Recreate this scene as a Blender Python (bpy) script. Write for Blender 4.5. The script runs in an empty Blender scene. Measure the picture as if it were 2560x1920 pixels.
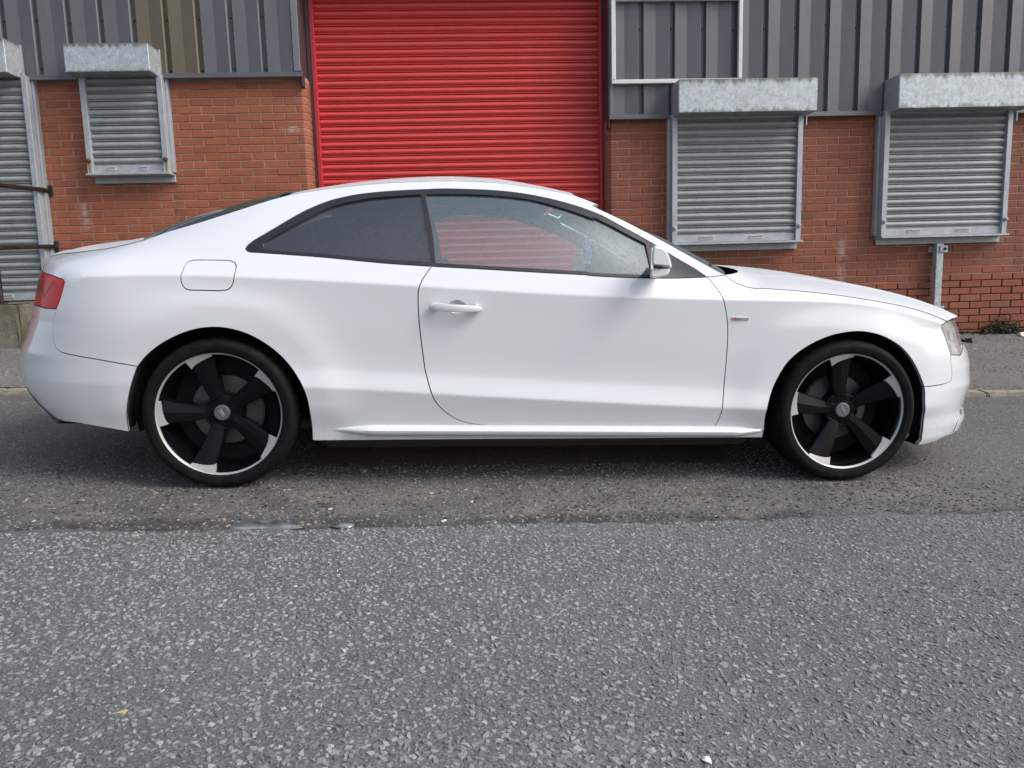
import bpy, bmesh, math, random
import numpy as np
from mathutils import Matrix, Vector
from mathutils.geometry import delaunay_2d_cdt

random.seed(7); RNG = np.random.default_rng(7)
SC = bpy.context.scene
COL = SC.collection

# ------------------------------------------------------------------ camera
# The photograph is 2560 x 1920 px.  World axes: X along the building, Y away
# from the camera, Z up.  The street falls about two degrees to the right, so
# the road, the kerb and the car stand in a "street frame" (matrix M).
F_PX, CX, CY = 1924.0, 1280.0, 960.0
def cam_basis(pitch, roll, yaw):
    v = np.array([math.sin(roll)*math.cos(pitch), math.cos(roll)*math.cos(pitch), math.sin(pitch)])
    e = np.cross(v, [0, 0, 1]); e /= np.linalg.norm(e); e = e*np.sign(e[0])
    fw = np.cross(e, v); fw = fw*np.sign(fw[2])
    X = math.cos(yaw)*e + math.sin(yaw)*fw
    Y = np.cross(X, v); Y = Y if Y[2] > 0 else -Y
    return np.stack([X, Y, -v], 1)
R_ = math.radians
RB = cam_basis(R_(8.07614563), R_(1.51853536), R_(2.95814092))     # building -> camera
RC = cam_basis(R_(8.84669017), R_(-0.58347175), R_(4.43319361))    # street -> camera
CAM_S = np.array([0.98481755, -4.18051545, 0.96323729])            # camera in the street frame
M3 = RB.T @ RC
CAM_W = M3 @ CAM_S
M4 = Matrix([list(M3[i])+[0.0] for i in range(3)] + [[0, 0, 0, 1]])
cam_data = bpy.data.cameras.new('camera')
cam = bpy.data.objects.new('camera', cam_data); COL.objects.link(cam)
cr, cu, cb = RB.T @ [1, 0, 0], -(RB.T @ [0, 1, 0]), -(RB.T @ [0, 0, 1])
cam.matrix_world = Matrix([[cr[i], cu[i], cb[i], CAM_W[i]] for i in range(3)] + [[0, 0, 0, 1]])
cam_data.sensor_width = 36.0; cam_data.lens = F_PX/2560*36.0
cam_data.clip_start = 0.05; cam_data.clip_end = 2000
SC.camera = cam

# ------------------------------------------------------------------ sky, sun, exposure
SUN_DIR = Vector((0.66, -0.33, 0.68)).normalized()      # towards the sun
world = bpy.data.worlds.new('World'); SC.world = world; world.use_nodes = True
nt = world.node_tree; nt.nodes.clear()
sky = nt.nodes.new('ShaderNodeTexSky'); sky.sky_type = 'NISHITA'; sky.sun_disc = False
sky.sun_elevation = math.asin(SUN_DIR.z); sky.sun_rotation = math.atan2(SUN_DIR.x, SUN_DIR.y)
sky.air_density = 1.0; sky.dust_density = 4.0; sky.ozone_density = 1.0
hs = nt.nodes.new('ShaderNodeHueSaturation'); hs.inputs['Saturation'].default_value = 0.7
bg = nt.nodes.new('ShaderNodeBackground'); bg.inputs['Strength'].default_value = 0.15
wo = nt.nodes.new('ShaderNodeOutputWorld')
nt.links.new(sky.outputs[0], hs.inputs['Color']); nt.links.new(hs.outputs[0], bg.inputs['Color']); nt.links.new(bg.outputs[0], wo.inputs['Surface'])
sun_d = bpy.data.lights.new('sun', 'SUN'); sun_d.energy = 1.05; sun_d.angle = R_(24); sun_d.color = (0.985, 0.995, 1.0)
sun = bpy.data.objects.new('sun', sun_d); COL.objects.link(sun)
sun.rotation_euler = SUN_DIR.to_track_quat('Z', 'Y').to_euler()
SC.view_settings.view_transform = 'Standard'; SC.view_settings.look = 'None'
SC.view_settings.exposure = 0.52; SC.view_settings.gamma = 1.0; SC.view_settings.use_curve_mapping = False

# ------------------------------------------------------------------ pixel helpers (a pixel is only a direction)
def px_wall(x, y, Y):
    d = RB.T @ np.array([(x-CX)/F_PX, (y-CY)/F_PX, 1.0]); return CAM_W + d*(Y-CAM_W[1])/d[1]
def px_ground(x, y, z=0.0):
    d = RC.T @ np.array([(x-CX)/F_PX, (y-CY)/F_PX, 1.0]); return CAM_S + d*(z-CAM_S[2])/d[2]
def proj_street(P):
    q = (np.asarray(P, float)-CAM_S) @ RC.T
    return np.stack([q[..., 0]/q[..., 2]*F_PX+CX, q[..., 1]/q[..., 2]*F_PX+CY], -1)
def proj_world(P):
    q = (np.asarray(P, float)-CAM_W) @ RB.T
    return np.stack([q[..., 0]/q[..., 2]*F_PX+CX, q[..., 1]/q[..., 2]*F_PX+CY], -1)

# ------------------------------------------------------------------ object helpers
def tag(o, label=None, cat=None, group=None, kind=None):
    if label: o['label'] = label
    if cat: o['category'] = cat
    if group: o['group'] = group
    if kind: o['kind'] = kind
    return o
def link(name, me, mat=None, parent=None):
    o = bpy.data.objects.new(name, me); COL.objects.link(o)
    if mat is not None and me is not None and len(me.materials) == 0: me.materials.append(mat)
    if parent is not None: o.parent = parent
    return o
def empty(name, loc=(0, 0, 0), mat4=None):
    o = bpy.data.objects.new(name, None); COL.objects.link(o); o.empty_display_size = 0.1
    if mat4 is not None: o.matrix_world = mat4
    else: o.location = loc
    return o
def mesh(name, V, Fs, smooth=False, sharp=None):
    me = bpy.data.meshes.new(name); me.from_pydata([tuple(map(float, v)) for v in V], [], [tuple(map(int, f)) for f in Fs]); me.validate()
    if smooth:
        me.polygons.foreach_set('use_smooth', [True]*len(me.polygons))
        if sharp is not None: me.set_sharp_from_angle(angle=R_(sharp))
    me.update(); return me
def mk(name, V, Fs, mat, parent=None, smooth=False, sharp=35):
    return link(name, mesh(name, V, Fs, smooth, sharp), mat, parent)
def fixn(me):
    bm = bmesh.new(); bm.from_mesh(me); bmesh.ops.recalc_face_normals(bm, faces=bm.faces); bm.to_mesh(me); bm.free(); me.update(); return me
def box_vf(x0, x1, y0, y1, z0, z1):
    V = [(x, y, z) for x in (x0, x1) for y in (y0, y1) for z in (z0, z1)]
    return V, [(0, 1, 3, 2), (4, 6, 7, 5), (0, 4, 5, 1), (2, 3, 7, 6), (0, 2, 6, 4), (1, 5, 7, 3)]
def bevelled(name, V, Fs, w=0.004, seg=1, smooth=False):
    me = mesh(name, V, Fs); bm = bmesh.new(); bm.from_mesh(me)
    bmesh.ops.recalc_face_normals(bm, faces=bm.faces)
    bmesh.ops.bevel(bm, geom=[e for e in bm.edges if e.calc_face_angle(0) > R_(25)], offset=w, segments=seg, affect='EDGES', clamp_overlap=True)
    bm.to_mesh(me); bm.free()
    if smooth: me.polygons.foreach_set('use_smooth', [True]*len(me.polygons)); me.set_sharp_from_angle(angle=R_(40))
    me.update(); return me
def bbox(name, x0, x1, y0, y1, z0, z1, mat, parent=None, w=0.004, seg=1):
    return link(name, bevelled(name, *box_vf(x0, x1, y0, y1, z0, z1), w=w, seg=seg), mat, parent)
def join_vf(parts):
    V, Fs = [], []
    for v, f in parts:
        n = len(V); V += list(v); Fs += [tuple(i+n for i in q) for q in f]
    return V, Fs
def tube_vf(path, r, n=10, cap=True):
    P = [Vector(p) for p in path]; V, Fs = [], []
    up = Vector((0, 0, 1))
    for i, p in enumerate(P):
        t = ((P[min(i+1, len(P)-1)]-P[max(i-1, 0)])).normalized()
        a = t.cross(up) if abs(t.dot(up)) < 0.95 else t.cross(Vector((1, 0, 0)))
        a.normalize(); b = t.cross(a)
        rr = r[i] if hasattr(r, '__len__') else r
        for k in range(n):
            an = 2*math.pi*k/n; V.append(tuple(p+a*rr*math.cos(an)+b*rr*math.sin(an)))
    for i in range(len(P)-1):
        for k in range(n): Fs.append((i*n+k, i*n+(k+1) % n, (i+1)*n+(k+1) % n, (i+1)*n+k))
    if cap: Fs.append(tuple(range(n-1, -1, -1))); Fs.append(tuple(range((len(P)-1)*n, len(P)*n)))
    return V, Fs
def lathe_vf(prof, n=64, axis='y', closed=False):
    """prof: (r, a) with a along the axis"""
    V, Fs = [], []
    for r, a in prof:
        for k in range(n):
            t = 2*math.pi*k/n
            V.append((r*math.cos(t), a, r*math.sin(t)))
    m = len(prof)
    for i in range(m if closed else m-1):
        j = (i+1) % m
        for k in range(n): Fs.append((i*n+k, j*n+k, j*n+(k+1) % n, i*n+(k+1) % n))
    return V, Fs
def prism_vf(poly, d0, d1, plane='xz'):
    """closed polygon in a plane extruded between two depths"""
    n = len(poly)
    def p3(p, d): return (p[0], d, p[1]) if plane == 'xz' else ((p[0], p[1], d) if plane == 'xy' else (d, p[0], p[1]))
    V = [p3(p, d0) for p in poly]+[p3(p, d1) for p in poly]
    Fs = [tuple(range(n)), tuple(range(2*n-1, n-1, -1))]+[(i, i+n, (i+1) % n+n, (i+1) % n) for i in range(n)]
    return V, Fs

# ------------------------------------------------------------------ materials
MATS = {}
def nodes_of(m): return m.node_tree.nodes, m.node_tree.links
def pmat(name, col, rough=0.5, metal=0.0, coat=0.0, coat_rough=0.03, spec=0.5, emit=None):
    m = bpy.data.materials.new(name); m.use_nodes = True
    b = m.node_tree.nodes['Principled BSDF']
    b.inputs['Base Color'].default_value = (*col, 1); b.inputs['Roughness'].default_value = rough
    b.inputs['Metallic'].default_value = metal; b.inputs['Coat Weight'].default_value = coat
    b.inputs['Coat Roughness'].default_value = coat_rough; b.inputs['Specular IOR Level'].default_value = spec
    MATS[name] = m; return m
def coords(m, scale=(1, 1, 1), space='Object'):
    n, l = nodes_of(m)
    tc = n.new('ShaderNodeTexCoord'); mp = n.new('ShaderNodeMapping'); mp.inputs['Scale'].default_value = scale
    l.new(tc.outputs[space], mp.inputs['Vector']); return mp.outputs['Vector']
def noise(m, vec, scale, detail=4, rough=0.6):
    n, l = nodes_of(m); t = n.new('ShaderNodeTexNoise'); t.inputs['Scale'].default_value = scale
    t.inputs['Detail'].default_value = detail; t.inputs['Roughness'].default_value = rough
    l.new(vec, t.inputs['Vector']); return t.outputs['Fac']
def voronoi(m, vec, scale, out='Distance', feature='F1', rand=1.0):
    n, l = nodes_of(m); t = n.new('ShaderNodeTexVoronoi'); t.feature = feature; t.inputs['Scale'].default_value = scale
    t.inputs['Randomness'].default_value = rand
    l.new(vec, t.inputs['Vector']); return t.outputs[out]
def ramp(m, fac, stops, interp='LINEAR'):
    n, l = nodes_of(m); r = n.new('ShaderNodeValToRGB'); e = r.color_ramp; e.interpolation = interp
    while len(e.elements) > len(stops): e.elements.remove(e.elements[-1])
    while len(e.elements) < len(stops): e.elements.new(0.5)
    for q, (p, c) in zip(e.elements, stops):
        q.position = p; q.color = (*c, 1) if hasattr(c, '__len__') else (c, c, c, 1)
    l.new(fac, r.inputs['Fac']); return r.outputs['Color']
def mixc(m, fac, a, b, mode='MIX'):
    n, l = nodes_of(m); x = n.new('ShaderNodeMix'); x.data_type = 'RGBA'; x.blend_type = mode
    for inp, v in ((x.inputs[0], fac), (x.inputs[6], a), (x.inputs[7], b)):
        if isinstance(v, (int, float)): inp.default_value = v
        elif isinstance(v, tuple): inp.default_value = (*v, 1)
        else: l.new(v, inp)
    return x.outputs[2]
def math_(m, op, a, b=None):
    n, l = nodes_of(m); x = n.new('ShaderNodeMath'); x.operation = op
    for i, v in enumerate((a, b)):
        if v is None: continue
        if isinstance(v, (int, float)): x.inputs[i].default_value = v
        else: l.new(v, x.inputs[i])
    return x.outputs[0]
def setc(m, sock, out): m.node_tree.links.new(out, m.node_tree.nodes['Principled BSDF'].inputs[sock])
def bump(m, h, strength=0.3, dist=0.002, sock='Normal'):
    n, l = nodes_of(m); b = n.new('ShaderNodeBump'); b.inputs['Strength'].default_value = strength; b.inputs['Distance'].default_value = dist
    l.new(h, b.inputs['Height']); l.new(b.outputs[0], n['Principled BSDF'].inputs[sock]); return b.outputs[0]
def obj_rand(m):
    n, l = nodes_of(m); return n.new('ShaderNodeObjectInfo').outputs['Random']
def geo_pos_z(m):
    n, l = nodes_of(m); g = n.new('ShaderNodeNewGeometry'); s = n.new('ShaderNodeSeparateXYZ'); l.new(g.outputs['Position'], s.inputs[0]); return s.outputs

# car paint, dry and with raindrops on the upward panels
paint = pmat('white_paint', (0.655, 0.683, 0.712), 0.22, coat=1.0, coat_rough=0.02)
paint_wet = pmat('white_paint_rain', (0.655, 0.683, 0.712), 0.4, coat=0.4, coat_rough=0.12)
v = coords(paint_wet)
d = ramp(paint_wet, voronoi(paint_wet, v, 95), [(0.0, 1.0), (0.36, 0.0)])
d2 = ramp(paint_wet, voronoi(paint_wet, v, 210), [(0.0, 1.0), (0.42, 0.0)])
h = math_(paint_wet, 'ADD', d, math_(paint_wet, 'MULTIPLY', d2, 0.5))
bump(paint_wet, h, 1.0, 0.0022); bump(paint_wet, h, 1.0, 0.0025, 'Coat Normal')
v = coords(paint); sz_ = paint.node_tree.nodes.new('ShaderNodeSeparateXYZ'); paint.node_tree.links.new(v, sz_.inputs[0])
dirt_ = math_(paint, 'MULTIPLY', ramp(paint, sz_.outputs[2], [(.20, .16), (.28, .06), (.36, 0)]), ramp(paint, noise(paint, v, 55, 5, .7), [(.45, 0), (.66, 1)]))
setc(paint, 'Base Color', mixc(paint, dirt_, (0.655, 0.683, 0.712), (.30, .28, .25)))
black_gloss = pmat('black_gloss_trim', (0.012, 0.012, 0.014), 0.18, coat=0.6)
v = coords(black_gloss); h = ramp(black_gloss, voronoi(black_gloss, v, 260), [(0.0, 1.0), (0.3, 0.0)]); bump(black_gloss, h, 0.5, 0.001)
rubber = pmat('black_rubber', (0.012, 0.012, 0.012), 0.55)
gap_black = pmat('gap_black', (0.006, 0.006, 0.007), 0.8)
liner_m = pmat('arch_liner_black', (0.010, 0.010, 0.011), 0.85)
underb = pmat('underbody_black', (0.012, 0.012, 0.013), 0.8)
dark_grey_plastic = pmat('grey_diffuser_plastic', (0.10, 0.105, 0.12), 0.45)
alloy_black = pmat('alloy_black_gloss', (0.004, 0.004, 0.005), 0.08, coat=0.0, spec=0.18)
alloy_cut = pmat('alloy_machined', (0.42, 0.42, 0.415), 0.5, metal=0.45)
v = coords(alloy_cut); bump(alloy_cut, noise(alloy_cut, v, 60, 3), 0.15, 0.001)
cap_grey = pmat('hub_cap_grey', (0.16, 0.16, 0.165), 0.4, metal=0.6)
chrome = pmat('chrome', (0.75, 0.75, 0.76), 0.15, metal=1.0)
disc_m = pmat('brake_disc_steel', (0.12, 0.115, 0.11), 0.4, metal=0.5)
caliper_m = pmat('brake_caliper_grey', (0.05, 0.05, 0.052), 0.5, metal=0.3)
red_badge = pmat('badge_red', (0.45, 0.01, 0.02), 0.3)
interior_dark = pmat('interior_charcoal', (0.018, 0.018, 0.02), 0.75)
interior_grey = pmat('interior_grey_fabric', (0.16, 0.165, 0.17), 0.9)
pillar_m = pmat('pillar_trim_grey', (0.05, 0.052, 0.055), 0.9)
leather = pmat('seat_black_leather', (0.016, 0.016, 0.018), 0.5)
mirror_glass_m = pmat('mirror_glass', (0.75, 0.77, 0.78), 0.03, metal=1.0)
plate_white = pmat('tag_white', (0.7, 0.7, 0.72), 0.5)
tag_blue = pmat('tag_blue', (0.04, 0.17, 0.72), 0.5)

def glass_mat(name, tint, refl=1.6, add=0.02, haze=0.05, haze_col=(0.45, 0.5, 0.5), drops=1.0):
    m = bpy.data.materials.new(name); m.use_nodes = True; n, l = nodes_of(m); n.clear()
    out = n.new('ShaderNodeOutputMaterial'); tr = n.new('ShaderNodeBsdfTransparent'); tr.inputs[0].default_value = (*tint, 1)
    gl = n.new('ShaderNodeBsdfGlossy'); gl.inputs['Roughness'].default_value = 0.03; gl.inputs[0].default_value = (0.86, 0.97, 1.0, 1)
    df = n.new('ShaderNodeBsdfDiffuse'); df.inputs[0].default_value = (*haze_col, 1)
    fr = n.new('ShaderNodeFresnel'); fr.inputs['IOR'].default_value = 1.5
    v = coords(m)
    # raindrops: dark-edged dots and thin run-down streaks
    dots = ramp(m, voronoi(m, v, 75), [(0.0, 1.0), (0.22, 1.0), (0.30, 0.0)])
    dots2 = ramp(m, voronoi(m, v, 150), [(0.0, 1.0), (0.2, 1.0), (0.3, 0.0)])
    vs = coords(m, (120, 1, 7)); st = ramp(m, noise(m, vs, 1.0, 2), [(0.0, 0.0), (0.61, 0.0), (0.64, 0.8), (0.67, 0.0)])
    brk = ramp(m, noise(m, v, 9, 3), [(0.40, 0.0), (0.62, 1.0)])
    h = math_(m, 'ADD', math_(m, 'ADD', dots, math_(m, 'MULTIPLY', dots2, 0.5)), math_(m, 'MULTIPLY', st, brk))
    bp = n.new('ShaderNodeBump'); bp.inputs['Strength'].default_value = 0.16*drops; bp.inputs['Distance'].default_value = 0.0015
    l.new(h, bp.inputs['Height']); l.new(bp.outputs[0], gl.inputs['Normal'])
    f = math_(m, 'ADD', math_(m, 'MULTIPLY', fr.outputs[0], refl), add)
    f = math_(m, 'MULTIPLY', f, math_(m, 'SUBTRACT', 1.0, math_(m, 'MULTIPLY', math_(m, 'MINIMUM', h, 1.0), 0.75*drops)))
    m1 = n.new('ShaderNodeMixShader'); l.new(math_(m, 'MULTIPLY', haze, math_(m, 'SUBTRACT', 1.0, math_(m, 'MULTIPLY', math_(m, 'MINIMUM', h, 1.0), min(.9, 1.1*drops)))), m1.inputs[0]); l.new(tr.outputs[0], m1.inputs[1]); l.new(df.outputs[0], m1.inputs[2])
    m2 = n.new('ShaderNodeMixShader'); l.new(f, m2.inputs[0]); l.new(m1.outputs[0], m2.inputs[1]); l.new(gl.outputs[0], m2.inputs[2])
    l.new(m2.outputs[0], out.inputs['Surface']); MATS[name] = m; return m
glass_side = glass_mat('side_glass', (0.62, 0.72, 0.71), refl=2.6, add=0.07, haze=0.11, haze_col=(0.40, 0.53, 0.54), drops=0.4)  # haze: raindrop film plus the teal sky reflection painted in as colour
glass_far = glass_mat('far_glass', (0.80, 0.88, 0.87), refl=1.2, add=0.0, haze=0.02, drops=0.4)
glass_tint = glass_mat('tinted_glass', (0.14, 0.14, 0.15), refl=1.7, add=0.06, haze=0.14, haze_col=(0.15, 0.155, 0.17), drops=0.35)
glass_screen = glass_mat('screen_glass', (0.55, 0.60, 0.60), refl=1.5, add=0.01, haze=0.02, drops=0.1)
lens_clear = glass_mat('lamp_lens_clear', (0.90, 0.90, 0.90), refl=1.2, add=0.02, haze=0.22, haze_col=(0.6, 0.6, 0.62), drops=0.2)
lens_red = pmat('tail_lamp_red', (0.55, 0.010, 0.022), 0.2, spec=0.3)
lens_red_dark = pmat('tail_lamp_dark_red', (0.15, 0.004, 0.012), 0.25, spec=0.3)
lens_red_light = pmat('tail_lamp_bright_red', (0.60, 0.03, 0.03), 0.25, spec=0.3)
lamp_silver = pmat('lamp_reflector', (0.75, 0.75, 0.76), 0.25, metal=0.5)
lamp_dark = pmat('lamp_bezel_grey', (0.46, 0.46, 0.465), 0.4)
# ================================================================== the car
car = empty('car', mat4=M4)
tag(car, 'white two-door coupe on black alloy wheels, parked side-on in front of the red roller shutter', 'car')

# --- lofted body side: feature curves (z, half width) at stations along the car
ST = np.array([-0.75, -0.45, -0.2, 0.1, 0.5, 1.1, 1.65, 2.15, 2.5, 2.85, 3.15, 3.4])
CZ = np.array([
 [.25, .45, .55, .72, .885, .930, .970, 1.00], [.25, .45, .55, .72, .900, .950, 1.00, 1.06], [.25, .45, .55, .72, .907, .965, 1.05, 1.15],
 [.24, .45, .55, .72, .902, .975, 1.11, 1.24], [.22, .435, .53, .70, .887, .965, 1.15, 1.325], [.21, .40, .50, .68, .856, .950, 1.15, 1.355],
 [.20, .37, .47, .65, .832, .935, 1.12, 1.31], [.20, .345, .45, .63, .822, .900, .970, 1.06], [.20, .335, .44, .62, .820, .862, .900, .935],
 [.20, .33, .44, .60, .800, .830, .862, .890], [.19, .33, .43, .56, .735, .765, .795, .820], [.18, .33, .42, .53, .680, .710, .740, .765]])
CW = np.array([
 [.850, .882, .884, .892, .885, .830, .740, .600], [.862, .892, .894, .904, .898, .840, .750, .600], [.875, .900, .902, .912, .905, .845, .755, .610],
 [.875, .910, .903, .911, .912, .858, .755, .620], [.868, .914, .900, .909, .918, .868, .750, .575], [.866, .917, .898, .908, .923, .872, .750, .555],
 [.866, .917, .897, .907, .921, .868, .745, .560], [.866, .915, .898, .906, .917, .858, .750, .620], [.868, .912, .901, .906, .910, .860, .760, .620],
 [.878, .905, .900, .907, .895, .850, .750, .600], [.870, .895, .890, .895, .880, .835, .730, .580], [.862, .885, .882, .885, .870, .820, .720, .570]])
def nat_spline(xs, ys):
    n = len(xs); h = np.diff(xs); A = np.zeros((n, n)); B = np.zeros((n,)+ys.shape[1:])
    A[0, 0] = A[-1, -1] = 1
    for i in range(1, n-1):
        A[i, i-1], A[i, i], A[i, i+1] = h[i-1], 2*(h[i-1]+h[i]), h[i]
        B[i] = 3*((ys[i+1]-ys[i])/h[i]-(ys[i]-ys[i-1])/h[i-1])
    c = np.linalg.solve(A, B.reshape(n, -1)).reshape(B.shape)
    b = [(ys[i+1]-ys[i])/h[i]-h[i]*(2*c[i]+c[i+1])/3 for i in range(n-1)]; dd = [(c[i+1]-c[i])/(3*h[i]) for i in range(n-1)]
    b, dd = np.array(b), np.array(dd)
    def ev(x):
        x = np.clip(np.asarray(x, float), xs[0], xs[-1]); i = np.clip(np.searchsorted(xs, x)-1, 0, n-2)
        t = (x-xs[i]); t = t.reshape(t.shape+(1,)*(ys.ndim-1))
        return ys[i]+b[i]*t+c[i]*t*t+dd[i]*t**3
    return ev
evZ, evW = nat_spline(ST, CZ), nat_spline(ST, CW)
def hermite(zs, ws, z):
    """pchip through each row"""
    h = np.diff(zs, axis=1); dl = np.diff(ws, axis=1)/h
    m = np.zeros_like(ws); m[:, 0], m[:, -1] = dl[:, 0], dl[:, -1]
    same = dl[:, :-1]*dl[:, 1:] > 0
    hm = np.where(same, 2*dl[:, :-1]*dl[:, 1:]/np.where(same, dl[:, :-1]+dl[:, 1:], 1), 0.0)
    m[:, 1:-1] = hm
    i = np.clip((z[:, None] >= zs).sum(1)-1, 0, zs.shape[1]-2); r = np.arange(len(z))
    hh = h[r, i]; t = (z-zs[r, i])/hh
    lo, hi = t < 0, t > 1; tc = np.clip(t, 0, 1)
    v = (2*tc**3-3*tc**2+1)*ws[r, i]+(tc**3-2*tc**2+tc)*hh*m[r, i]+(-2*tc**3+3*tc**2)*ws[r, i+1]+(tc**3-tc**2)*hh*m[r, i+1]
    v = np.where(lo, ws[r, i]+m[r, i]*(z-zs[r, i]), v); v = np.where(hi, ws[r, i+1]+m[r, i+1]*(z-zs[r, i+1]), v)
    return v
AXR, AXF, AXZ = 0.0, 2.751, 0.3235
def smooth(t): t = np.clip(t, 0, 1); return t*t*(3-2*t)
def half_width(x, z):
    x = np.asarray(x, float).ravel(); z = np.asarray(z, float).ravel()
    Z, W = evZ(x), evW(x); acc = np.zeros_like(x); zc = np.zeros_like(x)
    for dz, k in ((-.007, .1), (-.0035, .25), (0, .3), (.0035, .25), (.007, .1)):
        zz = z+dz
        lowr = hermite(Z[:, 1:5], W[:, 1:5], zz); upr = hermite(Z[:, 4:8], W[:, 4:8], zz)
        sill = W[:, 1]+(W[:, 0]-W[:, 1])*(Z[:, 1]-zz)/(Z[:, 1]-Z[:, 0])
        v = np.where(zz > Z[:, 4], upr, np.where(zz < Z[:, 1], sill, lowr)); acc += k*v
    # wheel-arch flares fade out towards the shoulder crease
    fade = 1-smooth((z-(Z[:, 4]-.13))/.12)
    for ax in (AXR, AXF):
        r = np.hypot(x-ax-0.01, z-AXZ-0.01)
        b = np.where(r < .432, 1.0, np.exp(-((r-.432)/.10)**2))
        lip = smooth((r-.418)/.022)*0.006*(r < .6)
        acc += (0.013*b-lip*b*0.0)*fade*smooth((z-.24)/.12)
        # the lower crease melts away near the arches
    return acc
XR0, XF0, LR, LF, NR, NF = -0.35, 2.80, 1.15, 1.25, 2.5, 2.35
RZ = np.array([.20, .27, .33, .38, .42, .46, .52, .56, .62, .70, .77, .85, .91, .96, 1.02])
RXE = np.full(len(RZ), -0.93); FZ = np.array([.12, .17, .22, .28, .34, .40, .44, .50, .56, .60, .66, .70, .74, .80]); FXE = np.full(len(FZ), 3.55)
def S(s, z, off=0.0):
    s = np.asarray(s, float).ravel(); z = np.asarray(z, float).ravel()
    xe_r = np.interp(z, RZ, RXE); xe_f = np.interp(z, FZ, FXE)
    tr = np.clip((XR0-s)/LR, 0, 1)**(NR/2)*math.pi/2; tf = np.clip((s-XF0)/LF, 0, 1)**(NF/2)*math.pi/2
    x = np.where(s < XR0, XR0-(XR0-xe_r)*np.sin(tr)**(2/NR), np.where(s > XF0, XF0+(xe_f-XF0)*np.sin(tf)**(2/NF), s))
    sh = np.where(s < XR0, np.cos(tr)**(2/NR), np.where(s > XF0, np.cos(tf)**(2/NF), 1.0))
    P = np.stack([x, -half_width(x, z)*sh, z], 1)
    if off != 0.0: P = P+N(s, z)*off
    return P
def N(s, z):
    e = 0.003; s = np.asarray(s, float).ravel(); z = np.asarray(z, float).ravel()
    ds = S(s+e, z)-S(s-e, z); dz = S(s, z+e)-S(s, z-e); n = np.cross(ds, dz)
    n /= np.maximum(np.linalg.norm(n, axis=1), 1e-12)[:, None]
    return n
def P2(zx, zy, ox, oy, k): return (ox+zx/k, oy+zy/k)
# zoom windows used when reading the photograph
def ZA(*p): return [P2(a, b, 0, 600, 3.0175) for a, b in p]
def ZB(*p): return [P2(a, b, 300, 780, 3.53) for a, b in p]
def ZC(*p): return [P2(a, b, 1860, 780, 3.53) for a, b in p]
def ZD(*p): return [P2(a, b, 2160, 700, 3.3175) for a, b in p]
def ZE(*p): return [P2(a, b, 600, 430, 4.254) for a, b in p]
def ZF(*p): return [P2(a, b, 1040, 430, 4.254) for a, b in p]
def ZG(*p): return [P2(a, b, 1480, 450, 4.148) for a, b in p]
def ZH(*p): return [P2(a, b, 1900, 550, 3.3515) for a, b in p]
def ZI(*p): return [P2(a, b, 60, 430, 3.3515) for a, b in p]
def ZJ(*p): return [P2(a, b, 700, 900, 3.16) for a, b in p]
def ZK(*p): return [P2(a, b, 1300, 900, 3.16) for a, b in p]

# --- end profiles: the bumper ends follow the outline seen in the photograph
def fit_end(zs, arr, sil, rear):
    sil = np.array(sorted(sil, key=lambda q: q[1])); th = np.linspace(0, 1, 60)
    for it in range(14):
        for i, z in enumerate(zs):
            s = (XR0-th*LR) if rear else (XF0+th*LF)
            q = proj_street(S(s, np.full(60, z))); k = q[:, 0].argmin() if rear else q[:, 0].argmax()
            want = np.interp(q[k, 1], sil[:, 1], sil[:, 0])
            arr[i] += np.clip((want-q[k, 0])/520.0, -.05, .05)*0.8
rear_sil = ZA((440, 1353), (370, 1320), (270, 1230), (200, 1140), (165, 1070), (155, 1000), (165, 930), (155, 850), (155, 790), (200, 720), (235, 640), (245, 560), (258, 470), (290, 320), (315, 240), (355, 120), (375, 95), (500, 40))
front_sil = ZD((765, 345), (800, 430), (825, 520), (845, 545), (872, 630), (880, 720), (878, 800), (886, 880), (850, 930), (822, 1020), (812, 1085), (828, 1130), (822, 1190), (780, 1240), (700, 1290), (600, 1340), (440, 1372))
fit_end(RZ, RXE, rear_sil, True); fit_end(FZ, FXE, front_sil, False)

def inv(pts, iters=25):
    """photo pixels -> (s, z) on the body side"""
    pts = np.array(pts, float); d = np.stack([(pts[:, 0]-CX)/F_PX, (pts[:, 1]-CY)/F_PX, np.ones(len(pts))], 1) @ RC
    q = CAM_S+d*((-.85-CAM_S[1])/d[:, 1])[:, None]; s, z = q[:, 0].copy(), q[:, 2].copy()
    for _ in range(iters):
        p0 = proj_street(S(s, z)); r = pts-p0; e = .004
        ja = (proj_street(S(s+e, z))-p0)/e; jb = (proj_street(S(s, z+e))-p0)/e
        det = ja[:, 0]*jb[:, 1]-ja[:, 1]*jb[:, 0]; det = np.where(np.abs(det) < 3e3, np.sign(det+1e-9)*3e3, det)
        s += np.clip((r[:, 0]*jb[:, 1]-r[:, 1]*jb[:, 0])/det, -.05, .05)*.8
        z += np.clip((ja[:, 0]*r[:, 1]-ja[:, 1]*r[:, 0])/det, -.05, .05)*.8
    return [(float(a), float(b)) for a, b in zip(s, z)]

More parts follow.
